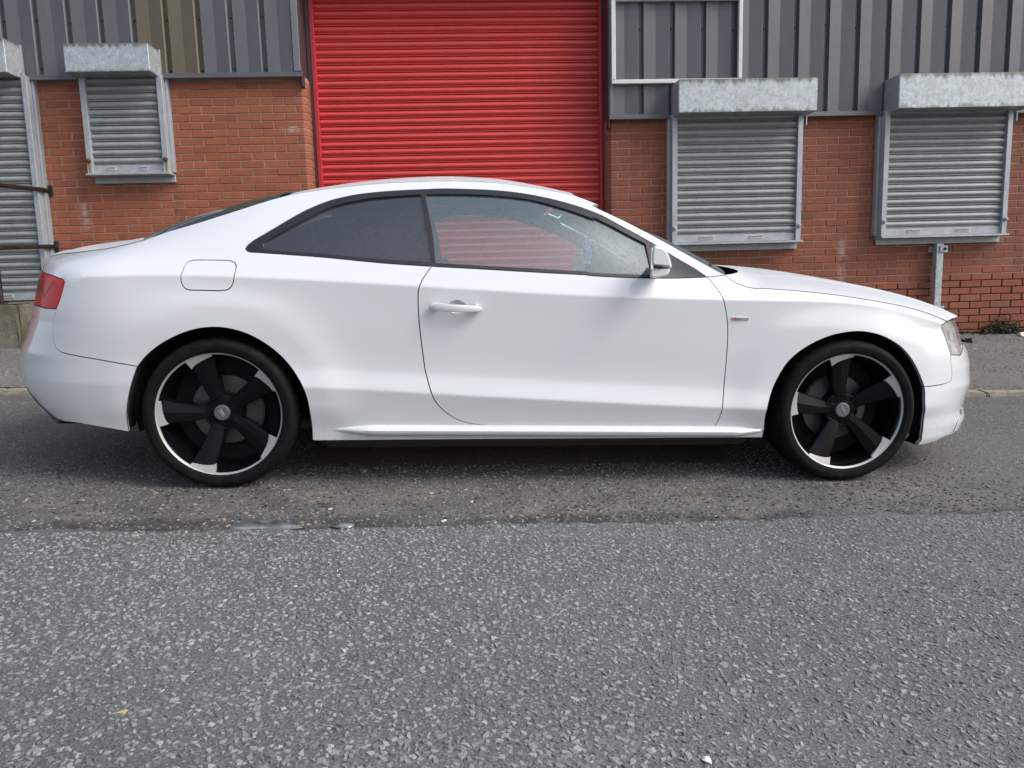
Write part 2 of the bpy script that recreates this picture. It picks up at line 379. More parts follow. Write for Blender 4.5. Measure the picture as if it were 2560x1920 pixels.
def catmull(pts, step=0.012, closed=False):
    P = np.array(pts, float); n = len(P); out = []
    for i in range(n if closed else n-1):
        p0, p1, p2, p3 = (P[(i-1) % n] if closed or i > 0 else 2*P[0]-P[1]), P[i], P[(i+1) % n], (P[(i+2) % n] if closed or i+2 < n else 2*P[-1]-P[-2])
        m = max(1, int(np.hypot(*(p2-p1)[:2])/step))
        for k in range(m):
            t = k/m; out.append(0.5*((2*p1)+(-p0+p2)*t+(2*p0-5*p1+4*p2-p3)*t*t+(-p0+3*p1-3*p2+p3)*t**3))
    if not closed: out.append(P[-1])
    return [tuple(q) for q in out]
def line(a, b, step=0.012):
    n = max(1, int(math.hypot(b[0]-a[0], b[1]-a[1])/step)); return [(a[0]+(b[0]-a[0])*k/n, a[1]+(b[1]-a[1])*k/n) for k in range(n+1)]
def chain(*segs):
    out = []
    for sg in segs:
        for p in sg:
            if not out or math.hypot(p[0]-out[-1][0], p[1]-out[-1][1]) > 0.002: out.append(p)
    if math.hypot(out[0][0]-out[-1][0], out[0][1]-out[-1][1]) < 0.002: out.pop()
    return out
def inside(px, pz, poly):
    P = np.array(poly); x0, z0 = P[:, 0], P[:, 1]; x1, z1 = np.roll(x0, -1), np.roll(z0, -1)
    c = (z0[None] > pz[:, None]) != (z1[None] > pz[:, None])
    xi = (x1-x0)[None]*(pz[:, None]-z0[None])/np.where(z1 == z0, 1e-12, z1-z0)[None]+x0[None]
    return ((c & (px[:, None] < xi)).sum(1) % 2) == 1
def dist_poly(px, pz, poly):
    P = np.array(poly); Q = np.roll(P, -1, 0); d = Q-P; L = np.maximum((d**2).sum(1), 1e-12)
    best = np.full(len(px), 9.0)
    for i in range(0, len(P)):
        t = np.clip(((px-P[i, 0])*d[i, 0]+(pz-P[i, 1])*d[i, 1])/L[i], 0, 1)
        best = np.minimum(best, np.hypot(px-P[i, 0]-t*d[i, 0], pz-P[i, 1]-t*d[i, 1]))
    return best
def area2(poly):
    P = np.array(poly); Q = np.roll(P, -1, 0); return (P[:, 0]*Q[:, 1]-Q[:, 0]*P[:, 1]).sum()
def inset(poly, d):
    P = np.array(poly, float)
    if area2(poly) < 0: P = P[::-1]
    a = np.roll(P, 1, 0); b = np.roll(P, -1, 0)
    t1 = P-a; t2 = b-P; t1 /= np.maximum(np.linalg.norm(t1, axis=1), 1e-9)[:, None]; t2 /= np.maximum(np.linalg.norm(t2, axis=1), 1e-9)[:, None]
    n = np.stack([-(t1[:, 1]+t2[:, 1]), t1[:, 0]+t2[:, 0]], 1); n /= np.maximum(np.linalg.norm(n, axis=1), .3)[:, None]
    return [tuple(q) for q in P+n*d]
CR_OFF = (-.011, -.006, -.002, .002, .006, .011)
def crease_pts(x0, x1):
    """polylines that follow the two body creases, used as constraint edges"""
    out = []; xs = np.arange(x0, x1, .02); Z = evZ(xs)
    for i in (4, 1):
        for o in CR_OFF: out.append(np.stack([xs, Z[:, i]+o], 1))
    return out
def tri_region(poly, holes=(), step=(.03, .018), extra=()):
    allp = [poly]+list(holes); V, E = [], []
    for q in allp:
        n = len(V); V += [tuple(p) for p in q]; E += [(n+i, n+(i+1) % len(q)) for i in range(len(q))]
    P = np.array(poly); gx = np.arange(P[:, 0].min(), P[:, 0].max(), step[0]); gz = np.arange(P[:, 1].min(), P[:, 1].max(), step[1])
    G = np.array([(a+(.5*step[0] if j % 2 else 0), b) for j, b in enumerate(gz) for a in gx])
    if len(extra):
        Z = evZ(G[:, 0]); G = G[(np.abs(G[:, 1]-Z[:, 4]) > .017) & (np.abs(G[:, 1]-Z[:, 1]) > .017)]
    if len(G):
        ok = inside(G[:, 0], G[:, 1], poly)
        for hq in holes: ok &= ~inside(G[:, 0], G[:, 1], hq)
        G = G[ok]
        for q in allp:
            if len(G): G = G[dist_poly(G[:, 0], G[:, 1], q) > min(step)*.45]
    V += [tuple(p) for p in G]
    for L in extra:
        ok = inside(L[:, 0], L[:, 1], poly)
        for hq in holes: ok &= ~inside(L[:, 0], L[:, 1], hq)
        for q in allp: ok &= dist_poly(L[:, 0], L[:, 1], q) > .004
        last = -2
        for k in np.nonzero(ok)[0]:
            V.append(tuple(L[k])); n = len(V)-1
            if last == k-1: E.append((n-1, n))
            last = k
    vo, eo, fo, *_ = delaunay_2d_cdt([Vector((float(a), float(b))) for a, b in V], E, [], 0, 1e-6)
    vo = np.array([(p.x, p.y) for p in vo]); fo = np.array([f for f in fo if len(f) == 3])
    c = vo[fo].mean(1); ok = inside(c[:, 0], c[:, 1], poly)
    for hq in holes: ok &= ~inside(c[:, 0], c[:, 1], hq)
    return vo, fo[ok]
def put_mesh(name, V, Fs, Nn, mat, parent, mirror=False):
    V = np.array(V, float); Nn = np.array(Nn, float)
    if mirror: V = V*[1, -1, 1]; Nn = Nn*[1, -1, 1]; Fs = [tuple(reversed(tuple(f))) for f in Fs]
    me = bpy.data.meshes.new(name); me.from_pydata([tuple(v) for v in V.tolist()], [], [tuple(int(i) for i in f) for f in Fs])
    me.polygons.foreach_set('use_smooth', [True]*len(me.polygons)); me.update()
    me.normals_split_custom_set_from_vertices([tuple(v) for v in Nn.tolist()])
    return link(name, me, mat, parent)
def panel_data(poly, off=0.0, holes=(), step=(.03, .018), gap=.0023, flange=.016, extra=()):
    poly = inset(poly, gap) if gap else (poly if area2(poly) > 0 else poly[::-1])
    holes = [inset(hq, -gap) if gap else hq for hq in holes]
    vo, fo = tri_region(poly, holes, step, extra)
    V = S(vo[:, 0], vo[:, 1], off); Nn = N(vo[:, 0], vo[:, 1])
    # orient triangles outwards
    tn = np.cross(V[fo[:, 1]]-V[fo[:, 0]], V[fo[:, 2]]-V[fo[:, 0]]); flip = (tn*Nn[fo[:, 0]]).sum(1) < 0
    fo = fo.copy(); fo[flip] = fo[flip][:, ::-1]
    V, Nn, Fs = list(V), list(Nn), [tuple(f) for f in fo]
    if flange:
        for q in [poly]+list(holes):
            q = np.array(q); a = S(q[:, 0], q[:, 1], off); nn = N(q[:, 0], q[:, 1]); b = a-nn*flange
            tang = np.roll(a, -1, 0)-np.roll(a, 1, 0); en = np.cross(tang, nn); en /= np.maximum(np.linalg.norm(en, axis=1), 1e-9)[:, None]
            m = len(q); n0 = len(V); V += list(a)+list(b); Nn += list(en)+list(en)
            Fs += [(n0+i, n0+m+i, n0+m+(i+1) % m, n0+(i+1) % m) for i in range(m)]
    return np.array(V), Fs, np.array(Nn)
def panel(name, poly, mat, parents, both=True, **kw):
    V, Fs, Nn = panel_data(poly, **kw)
    a = put_mesh(name, V, Fs, Nn, mat, parents[0])
    b = put_mesh(name, V, Fs, Nn, mat, parents[1], True) if both else None
    return a, b
def wrap_panel(name, poly, mat, parent, **kw):
    """a panel that runs round the end of the car: both halves in one mesh"""
    V, Fs, Nn = panel_data(poly, **kw); n = len(V)
    V2 = np.concatenate([V, V*[1, -1, 1]]); N2 = np.concatenate([Nn, Nn*[1, -1, 1]]); F2 = list(Fs)+[tuple(i+n for i in reversed(f)) for f in Fs]
    return put_mesh(name, V2, F2, N2, mat, parent)
def ribbon(name, path, mat, parents, wid=.022, off=-.013):
    q = np.array(path); t = np.gradient(q, axis=0); t /= np.maximum(np.linalg.norm(t, axis=1), 1e-9)[:, None]; nn = np.stack([-t[:, 1], t[:, 0]], 1)
    a, b = q+nn*wid, q-nn*wid; V = np.concatenate([S(a[:, 0], a[:, 1], off), S(b[:, 0], b[:, 1], off)]); m = len(q)
    Fs = [(i, i+1, m+i+1, m+i) for i in range(m-1)]
    for p, s in zip(parents, (1, -1)): mk(name, V*[1, s, 1], Fs, mat, p)

# ---------------------------------------------------------------- outlines read from the photograph
door_rear = catmull(inv(ZF((165, 1003), (110, 1080), (60, 1160), (30, 1240), (22, 1320), (25, 1450))+[(1049.5, 822)]+ZJ((1142, 50), (1160, 130), (1190, 240), (1230, 330), (1300, 405), (1390, 465), (1500, 500), (1650, 518), (1800, 527))))
door_bot = catmull(inv(ZJ((1800, 527), (2212, 538))+ZK((650, 543), (1200, 550), (1520, 553))))
door_front = catmull(inv(ZK((1520, 553), (1560, 490), (1592, 410), (1602, 340), (1610, 230), (1630, 0))+ZG((1407, 1640), (1407, 1500), (1395, 1400), (1370, 1260), (1320, 1160), (1260, 1080), (1192, 1006))))
belt_front = catmull(inv(ZG((1192, 1006), (850, 1018), (400, 1012), (0, 993))+ZF((1800, 1093), (1400, 1072), (1000, 1049), (600, 1026), (165, 1003))))
belt_rear = catmull(inv(ZF((165, 1003))+ZE((1500, 966), (900, 907), (500, 877), (200, 856), (110, 851))))
tip = catmull(inv(ZE((110, 851), (75, 838), (60, 815), (80, 782), (150, 727))))
trim_top = catmull(inv(ZE((150, 727), (300, 640), (500, 520), (700, 410), (900, 325), (1050, 280), (1250, 240), (1500, 212), (1750, 195), (2000, 185))+ZF((200, 181), (400, 180), (800, 195), (1100, 225), (1400, 280), (1700, 360), (1950, 452))+ZG((280, 465), (600, 640), (860, 800), (1050, 910), (1192, 1006))))
roof_line = catmull(inv(ZE((520, 243), (800, 196), (1200, 146), (1600, 112), (2000, 95))+ZF((200, 92), (500, 95), (900, 116), (1300, 172), (1690, 248))))
a_pillar = catmull(inv(ZF((1690, 248), (1950, 352))+ZG((0, 262), (400, 455), (800, 668), (1100, 835), (1380, 985))))
pillar_seam = catmull(inv(ZG((1380, 985), (1290, 997), (1192, 1006))))
c_pillar = catmull(inv(ZE((520, 243), (300, 303), (0, 398))+ZI((1500, 412), (1200, 502), (1000, 572))))
boot_line = catmull(inv(ZI((1000, 572), (880, 602), (700, 640), (500, 666), (330, 682))))
boot_end = boot_line[-1]
tail_edge = inv(ZA((475, 297), (488, 315), (480, 350), (455, 440), (425, 520)))
bump_gap = catmull(inv(ZA((425, 520), (405, 620), (398, 720), (410, 790), (450, 840), (520, 862), (700, 895), (900, 930), (1030, 953))))
arch_r = catmull(inv(ZB((150, 485), (250, 370), (400, 260), (600, 170), (800, 135), (1000, 155), (1200, 230), (1400, 370), (1550, 550), (1640, 730), (1685, 950), (1700, 1130))))
arch_r_low = catmull(inv(ZB((150, 485), (95, 650), (65, 800), (60, 960), (75, 1040))))
arch_f = catmull(inv(ZC((178, 1048), (200, 880), (240, 720), (300, 580), (400, 430), (550, 310), (750, 215), (950, 175), (1100, 180), (1250, 225), (1400, 320), (1500, 450), (1565, 590), (1592, 660))))
arch_f_low = catmull(inv(ZD((500, 885), (505, 1000), (500, 1130), (485, 1260), (465, 1345), (440, 1372))))
fbump_gap = catmull(inv(ZD((500, 885), (600, 875), (690, 853), (722, 830), (730, 780), (722, 700), (718, 622))))
light_left = inv(ZD((718, 622), (700, 560), (660, 440), (638, 395), (645, 372), (665, 362)))
bonnet_line = catmull(inv(ZG((1380, 985), (1450, 1040), (1550, 1090), (1680, 1122))+ZH((60, 573), (400, 600), (800, 650), (1200, 722), (1400, 778), (1560, 845))))
bonnet_end = bonnet_line[-1]
fuel = catmull(inv(ZI((1312, 890), (1330, 830), (1355, 770), (1410, 741), (1560, 738), (1735, 745), (1776, 778), (1770, 830), (1752, 925), (1720, 978), (1650, 993), (1450, 990), (1370, 985), (1328, 950))), closed=True)
sill_z = .198
EX = crease_pts(-.6, 3.3)
tl_top = inv(ZA((330, 246), (400, 270), (475, 297))); SFE = (-1.06, boot_end[1]-.012)
sf = (car, car)
# --- side frame: quarter panel, roof rail, pillars and sill in one stamping
s_arch = arch_r[-1]; s_sillf = inv(ZK((1925, 562)))[0]
side_poly = chain(bump_gap[::-1][:1], arch_r, line(s_arch, (s_arch[0]+.01, sill_z)), line((s_arch[0]+.01, sill_z), (s_sillf[0], sill_z)), line((s_sillf[0], sill_z), s_sillf),
                  line(s_sillf, door_bot[-1]), door_bot[::-1], door_rear[::-1], belt_rear, tip, trim_top, pillar_seam[::-1], a_pillar[::-1], roof_line[::-1], c_pillar, boot_line,
                  line(boot_end, SFE), line(SFE, tl_top[0]), catmull(tl_top), catmull(tail_edge), bump_gap)
panel('side_frame', side_poly, paint, sf, holes=[fuel], extra=EX)
panel('fuel_flap', fuel, paint, sf, both=False, extra=EX)
mirror_fill = panel('fuel_flap', fuel, paint, (car, car), both=True)[0]; bpy.data.objects.remove(mirror_fill)
door_poly = chain(door_rear, door_bot, door_front, belt_front)
scoop_c = inv(ZF((435, 1437)))[0]; scoop = [(scoop_c[0]+.035*math.cos(2*math.pi*k/40)*(1+.06*math.cos(4*math.pi*k/40)), scoop_c[1]+.0275*math.sin(2*math.pi*k/40)) for k in range(40)]
door_r, door_l = panel('door', door_poly, paint, sf, extra=EX, holes=[scoop])
fend_poly = chain(door_front, pillar_seam[::-1], bonnet_line, line(bonnet_end, light_left[-1]), catmull(light_left[::-1]), fbump_gap[::-1], arch_f[::-1], line(arch_f[0], door_bot[-1]))
fender_r, fender_l = panel('front_fender', fend_poly, paint, sf, extra=EX)
for nm, path in (('backing', door_rear+door_bot[1:]+door_front[1:]), ('backing', bump_gap), ('backing', fbump_gap), ('backing', fuel+fuel[:1]), ('backing', pillar_seam), ('backing', line(s_sillf, door_bot[-1])), ('backing', bonnet_line)):
    ribbon('panel_gap_shade', path, gap_black, sf)  # black ribbon behind each gap, its shade put in as colour
# --- black window surround with the two panes
qg = chain(catmull(inv(ZE((262, 820), (242, 792), (280, 735), (500, 610), (700, 500), (900, 400), (1100, 335), (1400, 280), (1700, 255), (1922, 240)))), catmull(inv(ZE((1922, 240), (1985, 640), (2030, 955)))), catmull(inv(ZE((2030, 955), (1500, 925), (900, 872), (400, 838), (262, 820)))))
dg = chain(catmull(inv(ZF((92, 240), (400, 237), (800, 250), (1100, 280), (1300, 315), (1600, 400), (1900, 503))+ZG((0, 382), (200, 478), (400, 585), (553, 662)))), catmull(inv(ZG((553, 662), (590, 830), (618, 985)))), catmull(inv(ZG((618, 985), (0, 962))+ZF((1800, 1058), (1000, 1012), (205, 968)))), catmull(inv(ZF((205, 968), (140, 560), (92, 240)))))
trim_poly = chain(belt_front, belt_rear, tip, trim_top)
panel('window_surround', trim_poly, black_gloss, sf, off=.0015, holes=[qg, dg], gap=.0006, flange=.02, step=(.03, .02))
def pane(nm, poly, mats, off):
    V, Fs, Nn = panel_data(inset(poly, -.006), off=off, gap=0, flange=0, step=(.05, .05))
    put_mesh(nm, V, Fs, Nn, mats[0], car); put_mesh(nm, V, Fs, Nn, mats[1], car, True)
pane('rear_quarter_window', qg, (glass_tint, glass_tint), -.007); pane('door_window', dg, (glass_side, glass_far), -.007)
# chrome-less belt seal line and the pillar strip
for e in (inv(ZE((1950, 238), (2030, 640), (2062, 962))),):
    ribbon('pillar_strip', catmull(e), rubber, sf, wid=.006, off=.003)
# --- bumpers, lamps
zlow = .20
rb = chain(bump_gap, arch_r_low, catmull(inv(ZA((975, 1447), (800, 1417), (600, 1382), (440, 1352), (330, 1262), (230, 1150)))), )
rb_tail = inv(ZA((230, 1150),))[0]
tl_bot = inv(ZA((425, 520), (340, 514), (285, 497)))
REND = XR0-LR*.9999
rb_poly = chain(rb, line(rb_tail, (-1.078, .44)), line((-1.078, .44), (REND, .44)), line((REND, .44), (REND, .76)), line((REND, .76), (tl_bot[-1][0]-.03, tl_bot[-1][1]-.004)), line((tl_bot[-1][0]-.03, tl_bot[-1][1]-.004), tl_bot[-1]), tl_bot[::-1])
wrap_panel('rear_bumper', rb_poly, paint, car, step=(.03, .018))
dif = chain(catmull(inv(ZA((440, 1352), (330, 1262), (230, 1150)))), line(rb_tail, (-1.078, .44)), line((-1.078, .44), (REND, .44)), line((REND, .44), (REND, .24)), line((REND, .24), (-.941, .24)), [inv(ZA((440, 1352)))[0]])
wrap_panel('rear_diffuser', dif, dark_grey_plastic, car, off=-.006, gap=.001)
tl_in = (XR0-LR*.682, tl_top[0][1]+.012); tl_in2 = (XR0-LR*.682, tl_bot[-1][1]+.004)
tl_poly = chain(line(tl_in, tl_top[0]), catmull(tl_top), catmull(tail_edge), tl_bot, line(tl_bot[-1], tl_in2), line(tl_in2, tl_in))
tls = panel('tail_light', tl_poly, lens_red, sf, off=.001, step=(.02, .02))
# printed-through reflector shapes inside the red lens
q1 = inv(ZA((345, 262), (412, 278), (405, 320), (375, 360), (338, 432))); q2 = inv(ZA((420, 290), (478, 305), (470, 322), (415, 320))); q3 = inv(ZA((392, 428), (428, 430), (426, 441), (390, 440)))
for q, mt in ((q1, lens_red_light), (q2, lens_red_light), (q3, lens_red_light)):
    V, Fs, Nn = panel_data(q, off=.0022, gap=0, flange=.001, step=(.02, .02))
    for p, mir in zip(tls, (False, True)): put_mesh('reflector', V, Fs, Nn, mt, p, mir)
q4 = inv(ZA((318, 252), (343, 262), (336, 420), (268, 415), (272, 380), (292, 310)))
V, Fs, Nn = panel_data(q4, off=.0016, gap=0, flange=.001, step=(.02, .02))
for p, mir in zip(tls, (False, True)): put_mesh('smoked_section', V, Fs, Nn, lens_red_dark, p, mir)
bl_poly = chain(line(SFE, tl_top[0]), line(tl_top[0], tl_in), line(tl_in, tl_in2), line(tl_in2, (XR0-LR*.682, .76)), line((XR0-LR*.682, .76), (REND, .76)), line((REND, .76), (REND, boot_end[1]+.012)), line((REND, boot_end[1]+.012), SFE))
wrap_panel('boot_lid_rear', bl_poly, paint, car, step=(.03, .02))
FEND = XF0+LF*.9999
fb_poly = chain(fbump_gap, catmull(inv(ZD((718, 622), (760, 622), (800, 617)))), [(3.489, .60)], line((3.489, .60), (FEND, .60)), line((FEND, .60), (FEND, .20)), line((FEND, .20), (3.489, .175)), catmull([(3.489, .175), (3.324, .162)]+inv(ZD((600, 1335), (500, 1360), (440, 1372)))), arch_f_low[::-1])
wrap_panel('front_bumper', fb_poly, paint, car, step=(.03, .018))
hl_poly = chain(catmull(light_left), line(light_left[-1], bonnet_end), line(bonnet_end, (3.526, bonnet_end[1]-.004)), line((3.526, bonnet_end[1]-.004), (3.526, .602)), catmull([(3.526, .602)]+inv(ZD((800, 617), (760, 621), (718, 622)))))
hls = panel('headlight', hl_poly, lens_clear, sf, step=(.02, .02), off=-.001)
gr_poly = [(3.536, .602), (FEND, .602), (FEND, .74), (3.536, .72)]
wrap_panel('grille', gr_poly, gap_black, car, off=-.02, gap=.001)
for k in range(5):
    z0 = .618+k*.024; wrap_panel('grille_bar', [(3.546, z0), (FEND, z0), (FEND, z0+.008), (3.546, z0+.008)], chrome, car, off=-.012, gap=0, flange=.01)
for q, mt, of in ((hl_poly, lamp_dark, -.016), (inv(ZD((690, 480), (735, 590), (715, 597), (668, 440))), lamp_silver, -.008), (inv(ZD((720, 420), (760, 440), (775, 500), (730, 490))), lamp_silver, -.008), (inv(ZD((735, 530), (790, 540), (800, 590), (745, 597))), lamp_silver, -.008)):
    V, Fs, Nn = panel_data(q, off=of, gap=0, flange=.004, step=(.03, .03))
    for p, mir in zip(hls, (False, True)): put_mesh('lamp_reflector' if mt is lamp_silver else 'lamp_bowl', V, Fs, Nn, mt, p, mir)
hl_ring = hl_poly+hl_poly[:1]; tl_ring = tl_poly+tl_poly[:1]
for nm, path in (('lamp_seal', hl_ring), ('lamp_seal', tl_ring)):
    for p, mir in zip(hls if path is hl_ring else tls, (1, -1)):
        q = np.array(path); t_ = np.gradient(q, axis=0); t_ /= np.maximum(np.linalg.norm(t_, axis=1), 1e-9)[:, None]; nn = np.stack([-t_[:, 1], t_[:, 0]], 1)*.0022
        V = np.concatenate([S(*(q+nn).T, .0004), S(*(q-nn).T, .0004)])*[1, mir, 1]; m = len(q); mk(nm, V, [(i, i+1, m+i+1, m+i) for i in range(m-1)], gap_black, p)
# parking sensor cap and fog-lamp blade at the front corner
q = inv(ZD((848, 682), (866, 676), (868, 735), (852, 742)))
V, Fs, Nn = panel_data(q, off=.0015, gap=0, flange=.002, step=(.03, .03)); put_mesh('tow_eye_cover', V, Fs, Nn, paint, car)
spl = chain(catmull(inv(ZD((735, 1256), (770, 1180), (802, 1105)))), [(3.489, .285)], line((3.489, .285), (3.563, .285)), line((3.563, .285), (3.563, .225)), [(3.45, .205)])
panel('front_splitter', spl, paint, sf, off=.006, gap=0, flange=.004)
# bumper character edge above the lower intake
# --- lofted top panels: edges on the body side, crowned across
def loft(name, edge3, crown, mat, nx=28, ny=25, p=2.2, bow=None, thick=.012, extra_z=None, parent=car, eshift=0.0):
    E = np.array(edge3); t = np.linspace(0, 1, nx); L = np.r_[0, np.cumsum(np.linalg.norm(np.diff(E, axis=0), axis=1))]; L /= L[-1]
    E = np.stack([np.interp(t, L, E[:, i]) for i in range(3)], 1); u = np.linspace(-1, 1, ny); V = []
    for i in range(nx):
        c = crown(t[i]) if callable(crown) else crown
        for a in u:
            k = 1-abs(a)**p
            x = E[i, 0]+(bow(t[i])*k if bow else 0); z = E[i, 2]+c*k+(extra_z(t[i], a) if extra_z else 0)
            V.append((x, -E[i, 1]*a if False else E[i, 1]*(-a)*(-1), z))
    Fs = [(i*ny+j, i*ny+j+1, (i+1)*ny+j+1, (i+1)*ny+j) for i in range(nx-1) for j in range(ny-1)]
    me = mesh(name, V, Fs, True, 60); fixn(me)
    o = link(name, me, mat, parent)
    if sum(pl.normal.z*pl.area for pl in me.polygons) < 0: me.flip_normals()
    return o
def on_body(path, off=0.0): q = np.array(path); return S(q[:, 0], q[:, 1], off)
roof_e = on_body(roof_line, -.001); roof_e[:, 1] *= .999
loft('roof', roof_e, lambda t: .054+.010*math.sin(math.pi*t), paint_wet, p=2.3, bow=None)
rw_e = on_body(c_pillar[4:], -.004)
loft('rear_window', rw_e, lambda t: .062+.024*math.sin(math.pi*t)-.034*t*t, glass_tint, p=3.6, bow=lambda t: -.10*t)
ws_e = on_body(a_pillar[2:], -.004)
loft('windscreen', ws_e, lambda t: .040+.012*math.sin(math.pi*min(1, t*.8)), glass_screen, p=2.0, bow=lambda t: .15*t)
def resample(P, n):
    P = np.array(P, float); L = np.r_[0, np.cumsum(np.linalg.norm(np.diff(P, axis=0), axis=1))]; L /= L[-1]; t = np.linspace(0, 1, n)
    return np.stack([np.interp(t, L, P[:, i]) for i in range(3)], 1)
def coons(name, c0, c1, d0, d1, mat, nu=40, nv=30, extra=None):
    """c0: near side edge, c1: centre line (both along the car); d0, d1: cross curves at the two ends; mirrored to the far side"""
    c0, c1, d0, d1 = resample(c0, nu), resample(c1, nu), resample(d0, nv), resample(d1, nv); u = np.linspace(0, 1, nu)[:, None, None]; v = np.linspace(0, 1, nv)[None, :, None]
    P = (1-v)*c0[:, None]+v*c1[:, None]+(1-u)*d0[None]+u*d1[None]-((1-u)*(1-v)*c0[0]+u*(1-v)*c0[-1]+(1-u)*v*c1[0]+u*v*c1[-1])
    if extra is not None: P[:, :, 2] += extra(u[:, :, 0], v[:, :, 0])
    P[:, -1, 1] = 0
    full = np.concatenate([P, (P*[1, -1, 1])[:, -2::-1]], 1); m = full.shape[1]
    Fs = [(i*m+j, i*m+j+1, (i+1)*m+j+1, (i+1)*m+j) for i in range(nu-1) for j in range(m-1)]
    me = mesh(name, full.reshape(-1, 3), Fs, True, 50); fixn(me)
    if sum(pl.normal.z*pl.area for pl in me.polygons) < 0: me.flip_normals()
    return link(name, me, mat, car)
def cross(e, xc, zc, p=2.2, n=60, px=None):
    a = np.linspace(1, 0, n); k = 1-a**p; kx = 1-a**(px or p); return np.stack([e[0]+(xc-e[0])*kx, e[1]*a, e[2]+(zc-e[2])*k], 1)
bt_c0 = on_body(chain(boot_line, line(boot_end, SFE)), .001)
ss = np.linspace(SFE[0], REND, 40); bt_d1 = S(ss, np.linspace(SFE[1], SFE[1]+.012, 40), .001)
bt_d0 = cross(bt_c0[0], bt_c0[0][0]-.10, bt_c0[0][2]+.034, 2.4)
q0, q1 = bt_d0[-1], bt_d1[-1]; t = np.linspace(0, 1, 30)
bt_c1 = np.stack([q0[0]+(q1[0]-q0[0])*t, 0*t, q0[2]+(q1[2]-q0[2])*t+.016*np.sin(math.pi*t**1.5)**1.0+.010*np.exp(-((t-.90)/.06)**2)], 1); bt_c1[-1] = q1
coons('boot_lid', bt_c0, bt_c1, bt_d0, bt_d1, paint_wet, extra=lambda u, v: .007*np.sin(math.pi*np.clip(u*1.0, 0, 1))**.6*(1-(1-v)**3)*(1-u**6))
bn_c0 = on_body(bonnet_line, .0005); ss = np.linspace(bonnet_end[0], FEND, 50)
bn_d1 = S(ss, bonnet_end[1]+(.730-bonnet_end[1])*np.linspace(0, 1, 50)**.8, .001)
bn_d0 = cross(bn_c0[0], bn_c0[0][0]+.135, bn_c0[0][2]+.046, 2.2, px=9)
q0, q1 = bn_d0[-1], bn_d1[-1]
bn_c1 = np.stack([q0[0]+(q1[0]-q0[0])*t, 0*t, q0[2]+(q1[2]-q0[2])*t+.055*np.sin(math.pi*t**.95)**.9], 1)
def bn_x(u, v): return .012*np.sin(math.pi*np.clip(u, 0, 1))**.7*(1-(1-v)**6)*(1-v*.8)+.007*np.exp(-((v-.40)/.035)**2)*np.sin(math.pi*u)**.5
coons('bonnet', bn_c0, bn_c1, bn_d0, bn_d1, paint_wet, nu=60, nv=60, extra=bn_x)
# bonnet leading edge lip over the headlight
# cowl panel under the windscreen with wiper
cw = []
ce = on_body(a_pillar[-8:], -.03)[-1]
mk('scuttle_panel', *join_vf([box_vf(2.02, 2.42, -.70, .70, .80, .895)]), underb, car)
cowl_path = [(2.17, -.66, .965), (2.28, -.30, .985), (2.32, .1, .985)]
mk('wiper_arm', *tube_vf(cowl_path, .008, 8), rubber, car, True)
# --- side skirt blade
def skirt():
    V, Fs = [], []; xs = np.linspace(.45, 2.37, 60)
    prof = np.array([(-.004, .262), (.028, .250), (.040, .238), (.038, .226), (.020, .212), (-.02, .203)])
    for x in xs:
        k = min(smooth(np.array((x-.45)/.20)), smooth(np.array((2.37-x)/.14)))
        b = S([x], [.24])[0, 1]; zt = np.interp(x, [.46, 1.6, 2.43], [.014, .004, -.004])
        for d, z in prof: V.append((x, b-d*max(k, .02), .236+zt+(z-.236)*(.25+.75*k)))
    n = len(prof)
    Fs = [(i*n+j, i*n+j+1, (i+1)*n+j+1, (i+1)*n+j) for i in range(len(xs)-1) for j in range(n-1)]
    for sg in (1, -1):
        me = mesh('side_skirt', np.array(V)*[1, sg, 1], Fs, True, 50); fixn(me); link('side_skirt', me, paint, car)
skirt()
